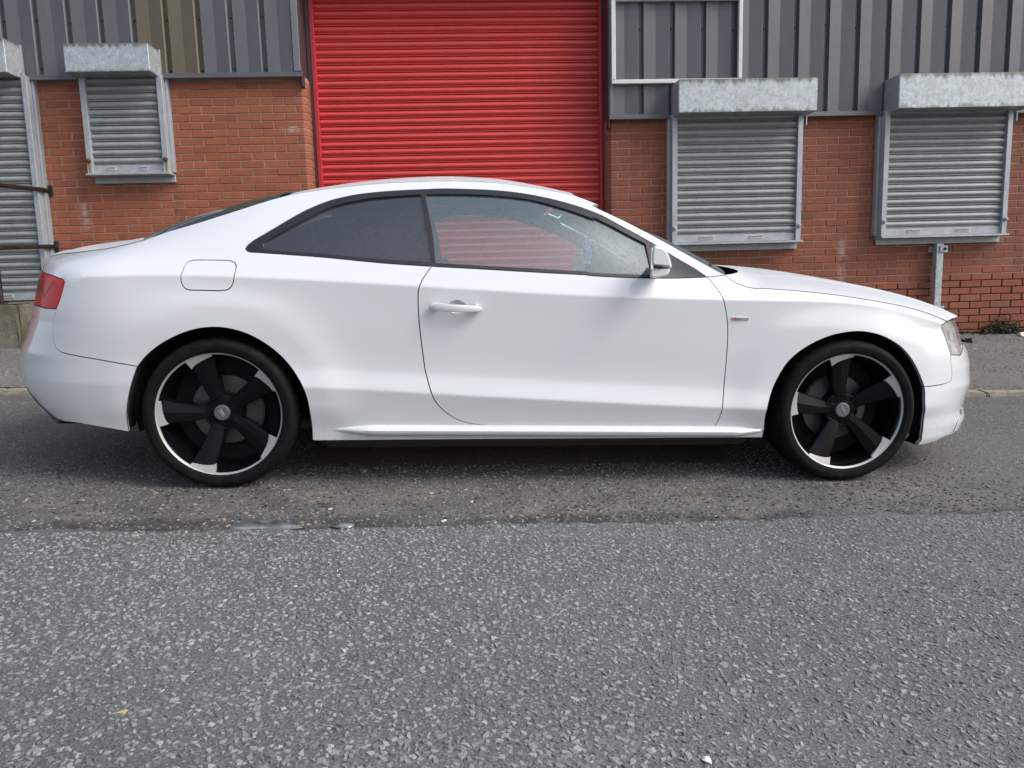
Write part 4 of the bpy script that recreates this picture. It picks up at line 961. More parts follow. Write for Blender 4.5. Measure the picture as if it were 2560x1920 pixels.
gp = scatter(-3.4, 5.2, -3.25, -.95, .013, lambda p: (p[:, 1] < lane_edge(p[:, 0])-.015) & (RNG.uniform(0, 1, len(p)) < .6)); pp = proj_street(np.c_[gp, np.zeros(len(gp))]); gp = gp[(pp[:, 0] > -1150) & (pp[:, 0] < 3700) & (pp[:, 1] < 2350)]
co = link('grit', chips_mesh('grit', gp, lane_z, .0018, .0042, 4), chip_m, lane); co['kind'] = 'stuff'
co = link('chippings', chips_mesh('chippings', rest, lane_z, .0062, .0118, 5), chip_m, lane); co['kind'] = 'stuff'
for i in vis:
    link('chipping', chips_mesh('chipping', [near_p[i]], lane_z, .0085, .0128, 6), chip_m, lane)
co = link('chippings', chips_mesh('chippings', far_p, lambda x, y: 0.0, .0042, .0085, 5), chip_m, road); co['kind'] = 'stuff'
# broken crumbs of tar and silt in the worn strip, and grit on the pavement
crumb_m = pmat('tar_crumbs', (.06, .055, .05), .8); n_, l_ = nodes_of(crumb_m); at = n_.new('ShaderNodeAttribute'); at.attribute_name = 'tone'
setc(crumb_m, 'Base Color', ramp(crumb_m, at.outputs['Fac'], [(0, (.022, .022, .022)), (.45, (.055, .052, .05)), (.7, (.12, .10, .085)), (.9, (.22, .175, .135)), (1, (.34, .29, .23))])); bump(crumb_m, noise(crumb_m, coords(crumb_m), 220, 3), .8, .003)
cp = scatter(-2.9, 5.4, -1.55, -.45, .021, lambda p: (p[:, 1] > lane_edge(p[:, 0])+.004) & (RNG.uniform(0, 1, len(p)) < np.interp(p[:, 1], [-1.45, -1.3, -1.0, -.75, -.45], [.9, .75, .65, .45, .2])*(.5+.5*np.sin(p[:, 0]*2.3+1)**2)))
co = link('tar_crumbs', chips_mesh('tar_crumbs', cp, lambda x, y: .0004, .004, .012, 6), crumb_m, road); co['kind'] = 'stuff'
# milky puddle lying against the edge of the new surfacing, and a smaller one
pud_m = pmat('puddle_water', (.20, .215, .22), .04, spec=.8)
setc(pud_m, 'Base Color', ramp(pud_m, noise(pud_m, coords(pud_m), 14, 3), [(.35, (.08, .09, .095)), (.6, (.20, .22, .23))]))
def puddle(pl, label, z=.0110):
    q = np.array([px_ground(*p)[:2] for p in pl]); q = np.array(catmull([tuple(p) for p in q], .02, True)); c = q.mean(0)
    V = [(c[0], c[1], z)]+[(a, b, z-.0035) if False else (a, b, z) for a, b in q]+[(c[0]+(a-c[0])*1.12, c[1]+(b-c[1])*1.12, z-.006) for a, b in q]; m = len(q)
    Fs = [(0, 1+i, 1+(i+1) % m) for i in range(m)]+[(1+i, 1+m+i, 1+m+(i+1) % m, 1+(i+1) % m) for i in range(m)]
    o = mk('puddle', V, Fs, pud_m, None, True, 80); fixn(o.data); o.matrix_world = M4; tag(o, label, 'puddle', kind='structure'); return o
puddle([(582, 1325), (600, 1314), (642, 1307), (692, 1308), (735, 1316), (748, 1322), (700, 1327), (630, 1328)], 'milky puddle on the road beside the rear wheel')
puddle([(828, 1318), (858, 1314), (884, 1315), (878, 1321), (842, 1322)], 'small shallow puddle on the worn strip of road')
# --- kerb stones flush with the road edge, then the rising pavement
kerb_m = pmat('kerb_concrete', (.27, .255, .22), .85); v = coords(kerb_m)
setc(kerb_m, 'Base Color', mixc(kerb_m, ramp(kerb_m, noise(kerb_m, v, 25, 5), [(.35, 0), (.65, 1)]), (.20, .185, .16), mixc(kerb_m, ramp(kerb_m, noise(kerb_m, v, 5, 4), [(.45, 0), (.7, .7)]), (.33, .31, .27), (.11, .10, .08))))
bump(kerb_m, noise(kerb_m, v, 90, 3), .5, .004)
def kerb_y(x): return 1.51+(1.295-1.51)*(x+2.25)/7.55
kroot = empty('kerb', mat4=M4); tag(kroot, kind='structure')
x = -12.3
while x < 15:
    L = .905; a = -.0285; me = bevelled('kerbstone', *box_vf(0, L, 0, .15, -.10, .035), w=.014, seg=2)
    o = link('kerbstone', me, kerb_m, kroot); o.location = (x, kerb_y(x), random.uniform(-.004, .003)); o.rotation_euler = (0, 0, math.atan2(-.215, 7.55)); x += L+.008
PV0, PV1 = .030, .285
def pave_z(x, y): return PV0+(PV1-PV0)*np.clip((y-kerb_y(x)-.15)/2.0, 0, 1.6)
xs = np.r_[-40, -12, np.arange(-6, 9.1, .12), 14, 40]; V, Fs = [], []; ny = 26
for x in xs:
    y0 = kerb_y(x)+.151
    for j in range(ny):
        y = y0+2.9*j/(ny-1); V.append((x, y, pave_z(x, y)+.004*math.sin(x*2.1+j)+random.gauss(0, .0012)))
n = len(xs); Fs = [(i*ny+j, (i+1)*ny+j, (i+1)*ny+j+1, i*ny+j+1) for i in range(n-1) for j in range(ny-1)]
pave = mk('pavement', V, Fs, pave_m, None, True, 60); pave.matrix_world = M4; tag(pave, kind='structure')
M3I = np.linalg.inv(M3)
gq = scatter(4.5, 8.6, 1.4, 4.0, .024, lambda p: (p[:, 1] > kerb_y(p[:, 0])+.17) & (RNG.uniform(0, 1, len(p)) < .55))
co = link('pavement_grit', chips_mesh('pavement_grit', gq, lambda x, y: float(pave_z(x, y))+.001, .004, .010, 5), chip_m, pave); co['kind'] = 'stuff'
gq = scatter(-4.6, -2.2, 1.6, 3.2, .024, lambda p: (p[:, 1] > kerb_y(p[:, 0])+.17) & (RNG.uniform(0, 1, len(p)) < .5))
co = link('pavement_grit', chips_mesh('pavement_grit', gq, lambda x, y: float(pave_z(x, y))+.001, .004, .009, 5), chip_m, pave); co['kind'] = 'stuff'
def street_pt(x, y): return M3 @ np.array([x, y, pave_z(x, y)])

# ================================================================== building
YB = 3.67
mortar_m = pmat('mortar', (.40, .27, .21), .9); v = coords(mortar_m)
zz = geo_pos_z(mortar_m)
setc(mortar_m, 'Base Color', mixc(mortar_m, ramp(mortar_m, noise(mortar_m, v, 3.0, 4), [(.4, 0), (.65, 1)]), (.33, .215, .165), (.235, .155, .12)))
bump(mortar_m, noise(mortar_m, v, 120, 3), .4, .004)
mortar_dark = pmat('dirty_mortar', (.06, .048, .042), .95)
def brick_mat(name, tint, stains_and_bands=()):
    m = pmat(name, tint, .85); v = coords(m); r = obj_rand(m)
    n, l = nodes_of(m); cmb = n.new('ShaderNodeCombineXYZ'); l.new(math_(m, 'MULTIPLY', r, 37.0), cmb.inputs[0]); ad = n.new('ShaderNodeVectorMath'); l.new(v, ad.inputs[0]); l.new(cmb.outputs[0], ad.inputs[1]); vv = ad.outputs[0]
    a = tint; base = ramp(m, r, [(0, tuple(c*.86 for c in a)), (.35, a), (.7, tuple(c*1.08 for c in a)), (1, (a[0]*1.02, a[1]*1.15, a[2]*1.18))])
    pit = ramp(m, noise(m, vv, 95, 3), [(.30, 1), (.40, 0)]); base = mixc(m, math_(m, 'MULTIPLY', pit, .55), base, (.06, .03, .02))
    blot = ramp(m, noise(m, vv, 16, 4), [(.40, 0), (.72, 1)]); base = mixc(m, math_(m, 'MULTIPLY', blot, .35), base, tuple(c*.62 for c in a))
    # weather staining runs over neighbouring bricks
    g = n.new('ShaderNodeNewGeometry'); mp = n.new('ShaderNodeMapping'); mp.inputs['Scale'].default_value = (2.2, 1, .8); l.new(g.outputs['Position'], mp.inputs[0])
    st = ramp(m, noise(m, mp.outputs[0], 1.3, 5, .65), [(.55, 0), (.72, 1)]); base = mixc(m, math_(m, 'MULTIPLY', st, .38), base, (.07, .042, .035))
    ef = ramp(m, noise(m, mp.outputs[0], 2.4, 6, .75), [(.66, 0), (.74, 1)]); base = mixc(m, math_(m, 'MULTIPLY', ef, .30), base, (.42, .33, .30))
    px_ = n.new('ShaderNodeSeparateXYZ'); l.new(g.outputs['Position'], px_.inputs[0])
    for cx_, wx, z0_, z1_, cs, am in stains_and_bands:
        mx = ramp(m, math_(m, 'ABSOLUTE', math_(m, 'SUBTRACT', px_.outputs[0], cx_)), [(0, 1), (wx, 0)]); mz = math_(m, 'DIVIDE', math_(m, 'SUBTRACT', px_.outputs[2], z0_), z1_-z0_); mz = ramp(m, mz, [(0, 0), (.25, .6), (.95, 1), (1, 0)])
        base = mixc(m, math_(m, 'MULTIPLY', math_(m, 'MULTIPLY', mx, mz), math_(m, 'MULTIPLY', ramp(m, noise(m, g.outputs['Position'], 11, 5, .7), [(.38, 0), (.62, 1)]), am)), base, cs)
    setc(m, 'Base Color', base); h = math_(m, 'ADD', noise(m, vv, 120, 4), math_(m, 'MULTIPLY', pit, -1.2)); bump(m, h, .55, .004); return m
brick_l = brick_mat('red_brick', (.295, .092, .047), [(-1.70, .07, 1.10, 1.84, (.05, .036, .03), .9), (-2.10, .45, 1.66, 1.84, (.09, .045, .033), .7), (-2.60, .10, 1.38, 1.66, (.50, .40, .37), .8), (-.55, .16, 2.28, 2.34, (.62, .52, .48), 1.0)]); brick_r = brick_mat('red_brick_deep', (.240, .074, .042), [(4.95, .07, .35, 1.15, (.45, .38, .36), .7), (6.50, .16, .80, 1.08, (.10, .07, .062), .8), (3.7, .6, .93, 1.07, (.07, .04, .032), .8), (5.9, .6, .90, 1.07, (.07, .04, .032), .7)])  # the wide dark entries darken the bricks just below each sill
def brick_meshes(kind):
    out = []
    for k in range(6):
        V, Fs = box_vf(-.5, .5, -.5, .5, -.5, .5); V = [(x*.217, y*.10, z*.0648) for x, y, z in V]
        V = [(x+random.gauss(0, .0012), y+random.gauss(0, .0009), z+random.gauss(0, .0010)) for x, y, z in V]
        out.append(bevelled('brick', V, Fs, w=.004, seg=1))
    return out
BM = {'l': brick_meshes('l'), 'r': brick_meshes('r')}
for me in BM['l']: me.materials.append(brick_l)
for me in BM['r']: me.materials.append(brick_r)
car_top = np.array([(0, 700), (105, 640), (240, 612), (340, 600), (620, 520), (724, 478), (900, 452), (1200, 444), (1430, 475), (1560, 545), (1790, 660), (1900, 672), (2100, 702), (2290, 770), (2390, 830), (2420, 870), (2560, 900)])
def visible_px(x, z): 
    p = proj_world((x, YB, z)); return p[1] < np.interp(p[0], car_top[:, 0], car_top[:, 1])-2 and -5 < p[0] < 2565 and p[1] > -5
def brick_wall(name, label, x0, x1, ztop, zbot, pitch, j0, zref, key, holes, cant_left, cant_right, mat, raked=None):
    """stretcher bond; j0: x of a perpend in the course just below zref"""
    root = empty(name, (0, 0, 0)); tag(root, label, 'brick wall')
    vf = []; cnt = 0; k0 = -int((ztop-zref)/pitch)-1; k = k0
    # mortar body follows the canted corners, set back from the brick faces
    def mort(xa, xb, za, zb_, rec, mt):
        P = [(xa, YB+rec), (xb, YB+rec), (xb, YB+.20), (xa, YB+.20)]
        if cant_right and xb >= x1-.001: P = [(xa, YB+rec), (xb-.047, YB+rec), (xb-rec, YB+.058), (xb-rec, YB+.20), (xa, YB+.20)]
        if cant_left and xa <= x0+.001: P = [(xa+.047, YB+rec), (xb, YB+rec), (xb, YB+.20), (xa+rec, YB+.20), (xa+rec, YB+.058)]
        o = mk('mortar', *prism_vf(P, za, zb_, 'xy'), mt, root); fixn(o.data)
    if raked:
        a_, b_, c_, d_ = raked; mort(x0, x1, d_, ztop, .0055, mortar_m); zt = d_; first = True
        while zt > zbot-.3:
            # mortar washed out of the lower courses, over a different length in each
            xa = a_+random.uniform(.0, 1.1)+(.9 if first else 0); xb = b_-random.uniform(0, .9); zb_ = max(zt-pitch, zbot-.3)
            mort(x0, xa, zb_, zt, .0055, mortar_m); mort(xa, xb, zb_, zt, .018, mortar_dark); mort(xb, x1, zb_, zt, .0055, mortar_m); zt -= pitch; first = False
    else: mort(x0, x1, zbot-.3, ztop, .0055, mortar_m)
    while True:
        zt = zref-k*pitch; zb = zt-pitch; k += 1
        if zt > ztop+.02: continue
        if zt < zbot: break
        zc = (zt+zb)/2; off = j0+(.1125 if k % 2 == 0 else 0)
        i0 = math.floor((x0-off)/.225)-1
        for i in range(i0, i0+int((x1-x0)/.225)+4):
            a, b = off+i*.225+.005, off+(i+1)*.225-.005
            a, b = max(a, x0), min(b, x1)
            if cant_left and a < x0+.012: a = x0
            if cant_right and b > x1-.012: b = x1
            if b-a < .03: continue
            if any(a > h0-.02 and b < h1+.02 and zb > h2-.02 and zt < h3+.02 for h0, h1, h2, h3 in holes): continue
            xc = (a+b)/2; hgt = min(zt, ztop)-zb
            cl, cr_ = cant_left and a <= x0+.001, cant_right and b >= x1-.001
            dy = random.gauss(0, .0012)
            if visible_px(xc, zc) or visible_px(a, zt) or visible_px(b, zt):
                if cl or cr_:
                    P = [(a, YB), (b-.045, YB), (b, YB+.055), (b, YB+.19), (a, YB+.19)] if cr_ else [(a+.045, YB), (b, YB), (b, YB+.19), (a, YB+.19), (a, YB+.055)]
                    link('brick', bevelled('brick', *prism_vf(P, zb+.005, zb+hgt-.005, 'xy'), w=.004), mat, root)
                else:
                    o = bpy.data.objects.new('brick', random.choice(BM[key])); COL.objects.link(o); o.parent = root
                    o.location = (xc, YB+.05+dy, zb+hgt/2); o.scale = ((b-a+.0015)/.217, 1, max(.2, (hgt-.0088)/.0648)); cnt += 1
            else:
                bx = box_vf(a, b, YB+dy, YB+.08, zb+.005, zb+hgt-.005)
                if cl or cr_:
                    P = [(a, YB), (b-.045, YB), (b, YB+.055), (b, YB+.19), (a, YB+.19)] if cr_ else [(a+.045, YB), (b, YB), (b, YB+.19), (a, YB+.19), (a, YB+.055)]
                    bx = prism_vf(P, zb+.005, zb+hgt-.005, 'xy')
                vf.append(bx)
    o = mk('bricks', *join_vf(vf), mat, root); o['kind'] = 'stuff'; fixn(o.data)
    return root, cnt
wl = brick_wall('brick_wall', 'red brick wall with pale mortar around the small single-window shutter, left of the red door', -9.5, -.402, 2.80, -.25, .0733, -.735, 2.394, 'l', [(-2.44, -1.74, 1.93, 3.2), (-4.16, -2.96, .70, 3.2)], False, True, brick_l)
wr = brick_wall('brick_wall', 'deep red brick wall with two shuttered windows, right of the red door, weeds at its foot', 2.512, 13.5, 2.36, -.75, .0737, 2.74, 2.225, 'r', [(3.17, 4.41, 1.12, 2.5), (5.31, 6.56, 1.12, 2.5)], True, False, brick_r, raked=(4.55, 8.6, -.1, .734))
print('bricks', wl[1], wr[1])

# --- profiled steel cladding above the brick
def clad_mat(name, col):
    m = pmat(name, col, .42); v = coords(m)
    n, l = nodes_of(m); g = n.new('ShaderNodeNewGeometry'); mp = n.new('ShaderNodeMapping'); mp.inputs['Scale'].default_value = (3, 1, .6); l.new(g.outputs['Position'], mp.inputs[0])
    d = ramp(m, noise(m, mp.outputs[0], 2.2, 5, .65), [(.42, 0), (.72, 1)]); fl = ramp(m, noise(m, v, 55, 2), [(.68, 0), (.72, 1)])
    c = mixc(m, math_(m, 'MULTIPLY', d, .5), col, tuple(q*.72 for q in col)); c = mixc(m, math_(m, 'MULTIPLY', fl, .10), c, (.45, .45, .47))
    setc(m, 'Base Color', c); bump(m, noise(m, v, 3.5, 2), .15, .02); return m
clad_l = clad_mat('grey_cladding', (.098, .102, .119)); clad_r = clad_mat('grey_cladding_dark', (.093, .094, .110)); clad_b = clad_mat('brown_cladding', (.108, .091, .063))
flash_m = clad_mat('flashing_grey', (.085, .088, .096)); screw_m = pmat('screw_black', (.02, .02, .022), .45)
reveal_m = clad_mat('maroon_reveal', (.055, .030, .030)); trim_grey = clad_mat('corner_trim_grey', (.16, .165, .175))
YC = 3.605
def clad_mesh(p, z0, z1):
    # groove at the right-hand end of the pitch, broad pan with a slight fold
    g = .052; w = p-g
    pr = [(0, -.006), (w*.47, .011), (w*.965, -.006), (w, .002), (w+.010, .034), (w+.036, .034), (p, .0)]
    V = [(x, y, z) for z in (z0, z1) for x, y in pr]; n = len(pr)
    return mesh('cladding_panel', V, [(i, i+1, n+i+1, n+i) for i in range(n-1)])
scr_me = mesh('screw', *lathe_vf([(.0, -.009), (.006, -.008), (.0085, -.003), (.009, .0)], 10), True, 50); scr_me.materials.append(screw_m); fixn(scr_me)
def cladding(name, label, x0, n, p, z0, z1, mat, brown=(), screws=(), skip=lambda x: False):
    root = empty(name); tag(root, label, 'cladding'); me = clad_mesh(p, z0, z1); me.materials.append(mat); me2 = me.copy(); me2.materials.clear(); me2.materials.append(clad_b)
    for i in range(n):
        o = link('cladding_panel', me2 if i in brown else me, None, root); o.location = (x0+i*p, YC+random.gauss(0, .0012), 0)
        for z in screws:
            sc = link('screw', scr_me, None, root); sc.location = (x0+(i+1)*p-.029, YC+.031, z+random.gauss(0, .012))
    mk('backing_sheet', *box_vf(x0-.0, x0+n*p, YC+.05, YC+.06, z0, z1), flash_m, root)
    return root
PL = .2955; XL0 = -.494+.052-PL*31
cl = cladding('wall_cladding', 'grey ribbed steel cladding with two brown panels, above the wall with the small window', XL0, 31, PL, 2.83, 4.6, clad_l, brown=(26, 27), screws=(2.86, 3.32, 4.1))
PR = .3075; XR_ = 2.871-PR
crr = cladding('wall_cladding', 'dark grey ribbed steel cladding behind the white frame and above the two wide windows', XR_, 36, PR, 2.385, 4.6, clad_r, screws=(2.415, 3.19, 4.1))
def flashing(root, x0, x1, z, mat):
    P = [(YC-.022, z), (YC-.026, z+.004), (YC-.020, z+.046), (YC-.004, z+.052), (YC+.05, z+.052), (YC+.05, z+.046), (YC+.0, z+.044), (YC-.012, z+.04), (YC-.014, z)]
    V, Fs = prism_vf(P, x0, x1, 'yz'); o = mk('drip_flashing', V, Fs, mat, root); fixn(o.data); return o
for a, b in ((-9.5, -2.99), (-2.94, -2.45), (-1.74, -.415)): flashing(cl, a, b, 2.778, flash_m)
for a, b in ((2.527, 3.13), (4.46, 5.28), (6.6, 13.5)): flashing(crr, a, b, 2.338, flash_m)
# corner trims and reveals either side of the big opening
bbox('corner_trim', -.497, -.428, YC-.012, YC+.05, 2.83, 4.6, trim_grey, cl, w=.006)
bbox('reveal_sheet', -.428, -.418, YC-.010, YC+.30, 2.70, 4.6, reveal_m, cl, w=.002)
bbox('corner_trim', 2.532, 2.566, YC-.012, YC+.05, 2.385, 4.6, trim_grey, crr, w=.006)
bbox('reveal_sheet', 2.520, 2.531, YC-.010, YC+.30, 2.26, 4.6, reveal_m, crr, w=.002)
# head of the opening
bbox('lintel', -.43, 2.53, YC-.005, YC+.32, 3.72, 4.6, clad_l, cl, w=.004)

# --- roller shutters
red_m = pmat('red_shutter_paint', (.54, .050, .044), .42, spec=.7); v = coords(red_m)
n_, l_ = nodes_of(red_m); g = n_.new('ShaderNodeNewGeometry'); mp = n_.new('ShaderNodeMapping'); mp.inputs['Scale'].default_value = (5, 1, .35); l_.new(g.outputs['Position'], mp.inputs[0])
setc(red_m, 'Base Color', mixc(red_m, ramp(red_m, noise(red_m, mp.outputs[0], 2.0, 4), [(.45, 0), (.75, .5)]), (.57, .048, .042), (.46, .044, .040)))
red_frame_m = pmat('red_frame_paint', (.42, .018, .030), .4)
def galv_mat(name, c, metal=.35, rough=.42, sc=28, dirt=.4, con=.34):
    m = pmat(name, c, rough, metal=metal); n_g = m.node_tree.nodes.new('ShaderNodeNewGeometry'); v = n_g.outputs['Position']
    sp = voronoi(m, v, sc, 'Color'); n, l = nodes_of(m); s = n.new('ShaderNodeSeparateColor'); l.new(sp, s.inputs[0])
    k = mixc(m, .5, ramp(m, s.outputs[0], [(0, 0), (1, 1)]), ramp(m, noise(m, v, sc*1.6, 4), [(.35, 0), (.65, 1)]))
    col = mixc(m, k, tuple(q*(1-con) for q in c), tuple(min(1, q*(1+con)) for q in c))
    d = ramp(m, noise(m, v, 2.5, 6, .7), [(.52, 0), (.75, 1)]); col = mixc(m, math_(m, 'MULTIPLY', d, dirt), col, tuple(q*.42 for q in c))
    setc(m, 'Base Color', col); setc(m, 'Roughness', ramp(m, k, [(0, rough-.08), (1, rough+.12)])); return m
galv = galv_mat('galvanised_steel', (.40, .445, .47), sc=34)
galv_hood = galv_mat('galvanised_hood', (.42, .465, .49), sc=30, dirt=.2, con=.26)
_b = galv_hood.node_tree.nodes['Principled BSDF']; _c = _b.inputs['Base Color'].links[0].from_socket
_tc = galv_hood.node_tree.nodes.new('ShaderNodeTexCoord'); _s = galv_hood.node_tree.nodes.new('ShaderNodeSeparateXYZ'); galv_hood.node_tree.links.new(_tc.outputs['Generated'], _s.inputs[0])
_g = galv_hood.node_tree.nodes.new('ShaderNodeNewGeometry'); _mp = galv_hood.node_tree.nodes.new('ShaderNodeMapping'); _mp.inputs['Scale'].default_value = (14, 1, 3); galv_hood.node_tree.links.new(_g.outputs['Position'], _mp.inputs[0])
_e = math_(galv_hood, 'ADD', _s.outputs[2], math_(galv_hood, 'MULTIPLY', math_(galv_hood, 'SUBTRACT', noise(galv_hood, _mp.outputs[0], 1.2, 4), .5), .55))
setc(galv_hood, 'Base Color', mixc(galv_hood, ramp(galv_hood, _e, [(.02, .55), (.08, 0), (.84, 0), (.97, .85)]), _c, (.12, .12, .085))); galv_s = galv_mat('galvanised_slat', (.265, .285, .29), metal=.12, rough=.52, sc=16, dirt=.2, con=.12)
galv_f = galv_mat('galvanised_frame', (.36, .39, .415), metal=.3, rough=.5, sc=12, dirt=.22, con=.14)
rust_m = pmat('rust', (.10, .040, .020), .9); rust_run = pmat('rust_stain', (.24, .155, .085), .85)
lime_m = pmat('handle_plastic', (.55, .53, .50), .6)
def slat_mesh(name, w, p, mat, seg=7):
    """one interlocking lath: convex bow, small bead and a dark hook slot"""
    pr = [(.012, p*.5), (.012, p*.475), (.0, p*.47)]
    for k in range(seg+1): a = k/seg; pr.append((-.001-.020*math.sin(math.pi*a)**.85, p*.465-a*p*.72))
    pr += [(.0025, p*(-.275)), (-.001, p*(-.30)), (-.0075, p*(-.325)), (-.0085, p*(-.375)), (-.0065, p*(-.415)), (.0, p*(-.42)), (.012, p*(-.425)), (.012, p*(-.5))]
    V = [(x, y, z) for x in (0, w) for y, z in pr]; n = len(pr); me = mesh(name, V, [(i, i+1, n+i+1, n+i) for i in range(n-1)], True, 42); me.flip_normals(); me.materials.append(mat); return me
def red_shutter():
    root = empty('roller_shutter', (1.07, 3.9, 0)); tag(root, 'large red roller shutter door with a red frame behind the car', 'roller shutter')
    ysl = 3.905; x0, x1 = -.352, 2.487; p = .0733; me = slat_mesh('slat', x1-x0, p, red_m)
    z = 3.80; root.location = (0, 0, 0)
    while z > -.05: o = link('slat', me, None, root); o.location = (x0, ysl+random.gauss(0, .0008), z); z -= p
    for a, b in ((-.372, -.330), (2.472, 2.506)): bbox('guide_channel', a, b, 3.845, 3.99, -.3, 3.9, red_frame_m, root, w=.004)
    for a, b in ((-.412, -.3725), (2.5065, 2.530)): bbox('steel_jamb', a, b, 3.850, 3.99, -.3, 3.9, reveal_m, root, w=.003)
    bbox('bottom_rail', x0+.02, x1-.02, 3.89, 3.93, -.12, -.045, red_frame_m, root, w=.004)
red_shutter()
def window_shutter(name, label, group, x0, x1, zsill, zbox, ztop, bx0, bx1, rusty=False, ns=.0733, handles=True, door=False):
    root = empty(name); tag(root, label, 'roller shutter', group)
    yg, ys, yb = 3.53, 3.575, 3.34
    me = slat_mesh('slat', x1-x0-.09, ns, galv_s); z = zsill+.075+ns*.5
    while z < zbox+.06: o = link('slat', me, None, root); o.location = (x0+.045, ys+random.gauss(0, .001), z); z += ns
    for a, b in ((x0, x0+.052), (x1-.052, x1)): bbox('guide_channel', a, b, yg, YB, zsill, zbox+.02, galv_f, root, w=.003)
    bbox('guide_flange', x0-.028, x0-.001, yg+.075, YB, zsill+.01, zbox, galv_f, root, w=.002)
    bbox('guide_flange', x1+.001, x1+.022, yg+.075, YB, zsill+.01, zbox, galv_f, root, w=.002)
    # sheet hood
    hood = bbox('hood', bx0, bx1, yb, YB-.03, zbox, ztop, galv_hood, root, w=.004)
    bbox('hood_end_plate', bx0-.004, bx0-.0005, yb+.004, YB-.02, zbox-.006, ztop-.004, galv_f, root, w=.001)
    bbox('hood_end_plate', bx1+.0005, bx1+.010, YB-.09, YB-.02, zbox-.09, ztop+.01, galv_f, root, w=.001)
    # bottom rail, pull handles and sill angle
    bbox('bottom_rail', x0+.05, x1-.05, ys-.016, ys+.012, zsill+.004, zsill+.078, galv_f, root, w=.003)
    cx_ = (x0+x1)/2; wd = .145 if not rusty else .075
    for c in ((x0+(x1-x0)*.275, x0+(x1-x0)*.665) if not rusty else (x0+(x1-x0)*.29, x0+(x1-x0)*.69)):
        h = bbox('pull_handle', c-wd/2, c+wd/2, ys-.021, ys-.0165, zsill+.030, zsill+.058, lime_m, root, w=.002)
        bbox('handle_lip', c-wd/2, c+wd/2, ys-.036, ys-.0215, zsill+.056, zsill+.061, lime_m, root, w=.001)
    if not door:
        bbox('sill_angle', x0-.005, x1+.012, yg-.035, YB-.01, zsill-.020, zsill, galv_f, root, w=.003)
        bbox('sill_plate', x0+.012, x1+.012, YB-.028, YB-.002, zsill-.080, zsill-.0205, galv_f, root, w=.003)
    lockm = rust_m if rusty else screw_m
    lz = zsill+(.145 if not rusty else .12)
    for c in (x0+.022, x1-.022):
        v_, f_ = lathe_vf([(0, -.034), (.010, -.034), (.015, -.028), (.0165, -.016), (.021, -.014), (.021, 0)], 16)
        mk('bullet_lock', [(a+c, b+yg, d+lz) for a, b, d in v_], f_, lockm if rusty else galv_f, root, True)
        if rusty: mk('rust_streak', *prism_vf([(c-.013, lz-.02), (c+.012, lz-.02), (c+.007, zsill+.01), (c-.005, zsill+.006)], yg-.0012, yg-.0002), rust_run, root)
    return root
GW = 'wide shuttered windows in the right-hand wall'
window_shutter('window_shutter', 'small closed grey roller shutter with rusty locks between the brown cladding and the steel door', None, -2.468, -1.712, 1.912, 2.785, 3.032, -2.484, -1.737, rusty=True)
window_shutter('window_shutter', 'closed grey roller shutter on the wide window below the white frame', GW, 3.137, 4.447, 1.128, 2.345, 2.652, 3.15, 4.494)
window_shutter('window_shutter', 'closed grey roller shutter on the wide window above the square steel post', GW, 5.277, 6.592, 1.145, 2.355, 2.675, 5.30, 6.66)
ds = window_shutter('door_shutter', 'tall closed grey roller shutter over the doorway behind the black handrail', None, -4.2, -2.938, .735, 2.79, 3.085, -4.35, -3.0, door=True)
# white painted rectangular frame fixed over the cladding
wf_m = pmat('white_frame_paint', (.62, .62, .60), .45); v = coords(wf_m); setc(wf_m, 'Base Color', mixc(wf_m, ramp(wf_m, noise(wf_m, v, 9, 5), [(.55, 0), (.75, .5)]), (.63, .63, .61), (.33, .32, .29)))
wf = empty('sign_frame'); tag(wf, 'empty white rectangular frame fixed to the dark cladding beside the red door', 'frame')
yf = YC-.05
bbox('frame_bar', 2.548, 2.588, yf, YC-.006, 2.707, 3.43, wf_m, wf, w=.004); bbox('frame_bar', 3.795, 3.832, yf, YC-.006, 2.707, 3.43, wf_m, wf, w=.004)
bbox('frame_bar', 2.548, 3.832, yf, YC-.006, 2.668, 2.7065, wf_m, wf, w=.004); bbox('frame_bar', 2.548, 3.832, yf, YC-.006, 3.4305, 3.475, wf_m, wf, w=.004)
# square steel post under the far window
post = empty('steel_post', (5.92, 3.6, 0)); tag(post, 'square galvanised steel post bolted to the brick wall under the window', 'post'); post.location = (0, 0, 0)
bbox('post_tube', 5.888, 5.962, 3.56, 3.632, .05, 1.064, galv, post, w=.005)
bbox('bracket_plate', 5.855, 6.02, 3.634, 3.668, .978, 1.034, galv_f, post, w=.003); bbox('bracket_strap', 5.915, 5.995, 3.545, 3.559, .972, 1.04, galv_f, post, w=.003)
bbox('bracket_plate', 5.965, 6.045, 3.634, 3.668, .378, .42, galv_f, post, w=.003)
for q, r in (((5.965, 3.545, 1.008), .013), ((6.022, 3.634, .398), .008), ((5.868, 3.634, 1.006), .007)):
    v_, f_ = lathe_vf([(0, -.022), (r*.7, -.022), (r*.75, -.004), (r*1.25, -.004), (r*1.25, 0)], 8); mk('bolt', [(a+q[0], b+q[1], d+q[2]) for a, b, d in v_], f_, screw_m if r > .01 else galv_f, post)
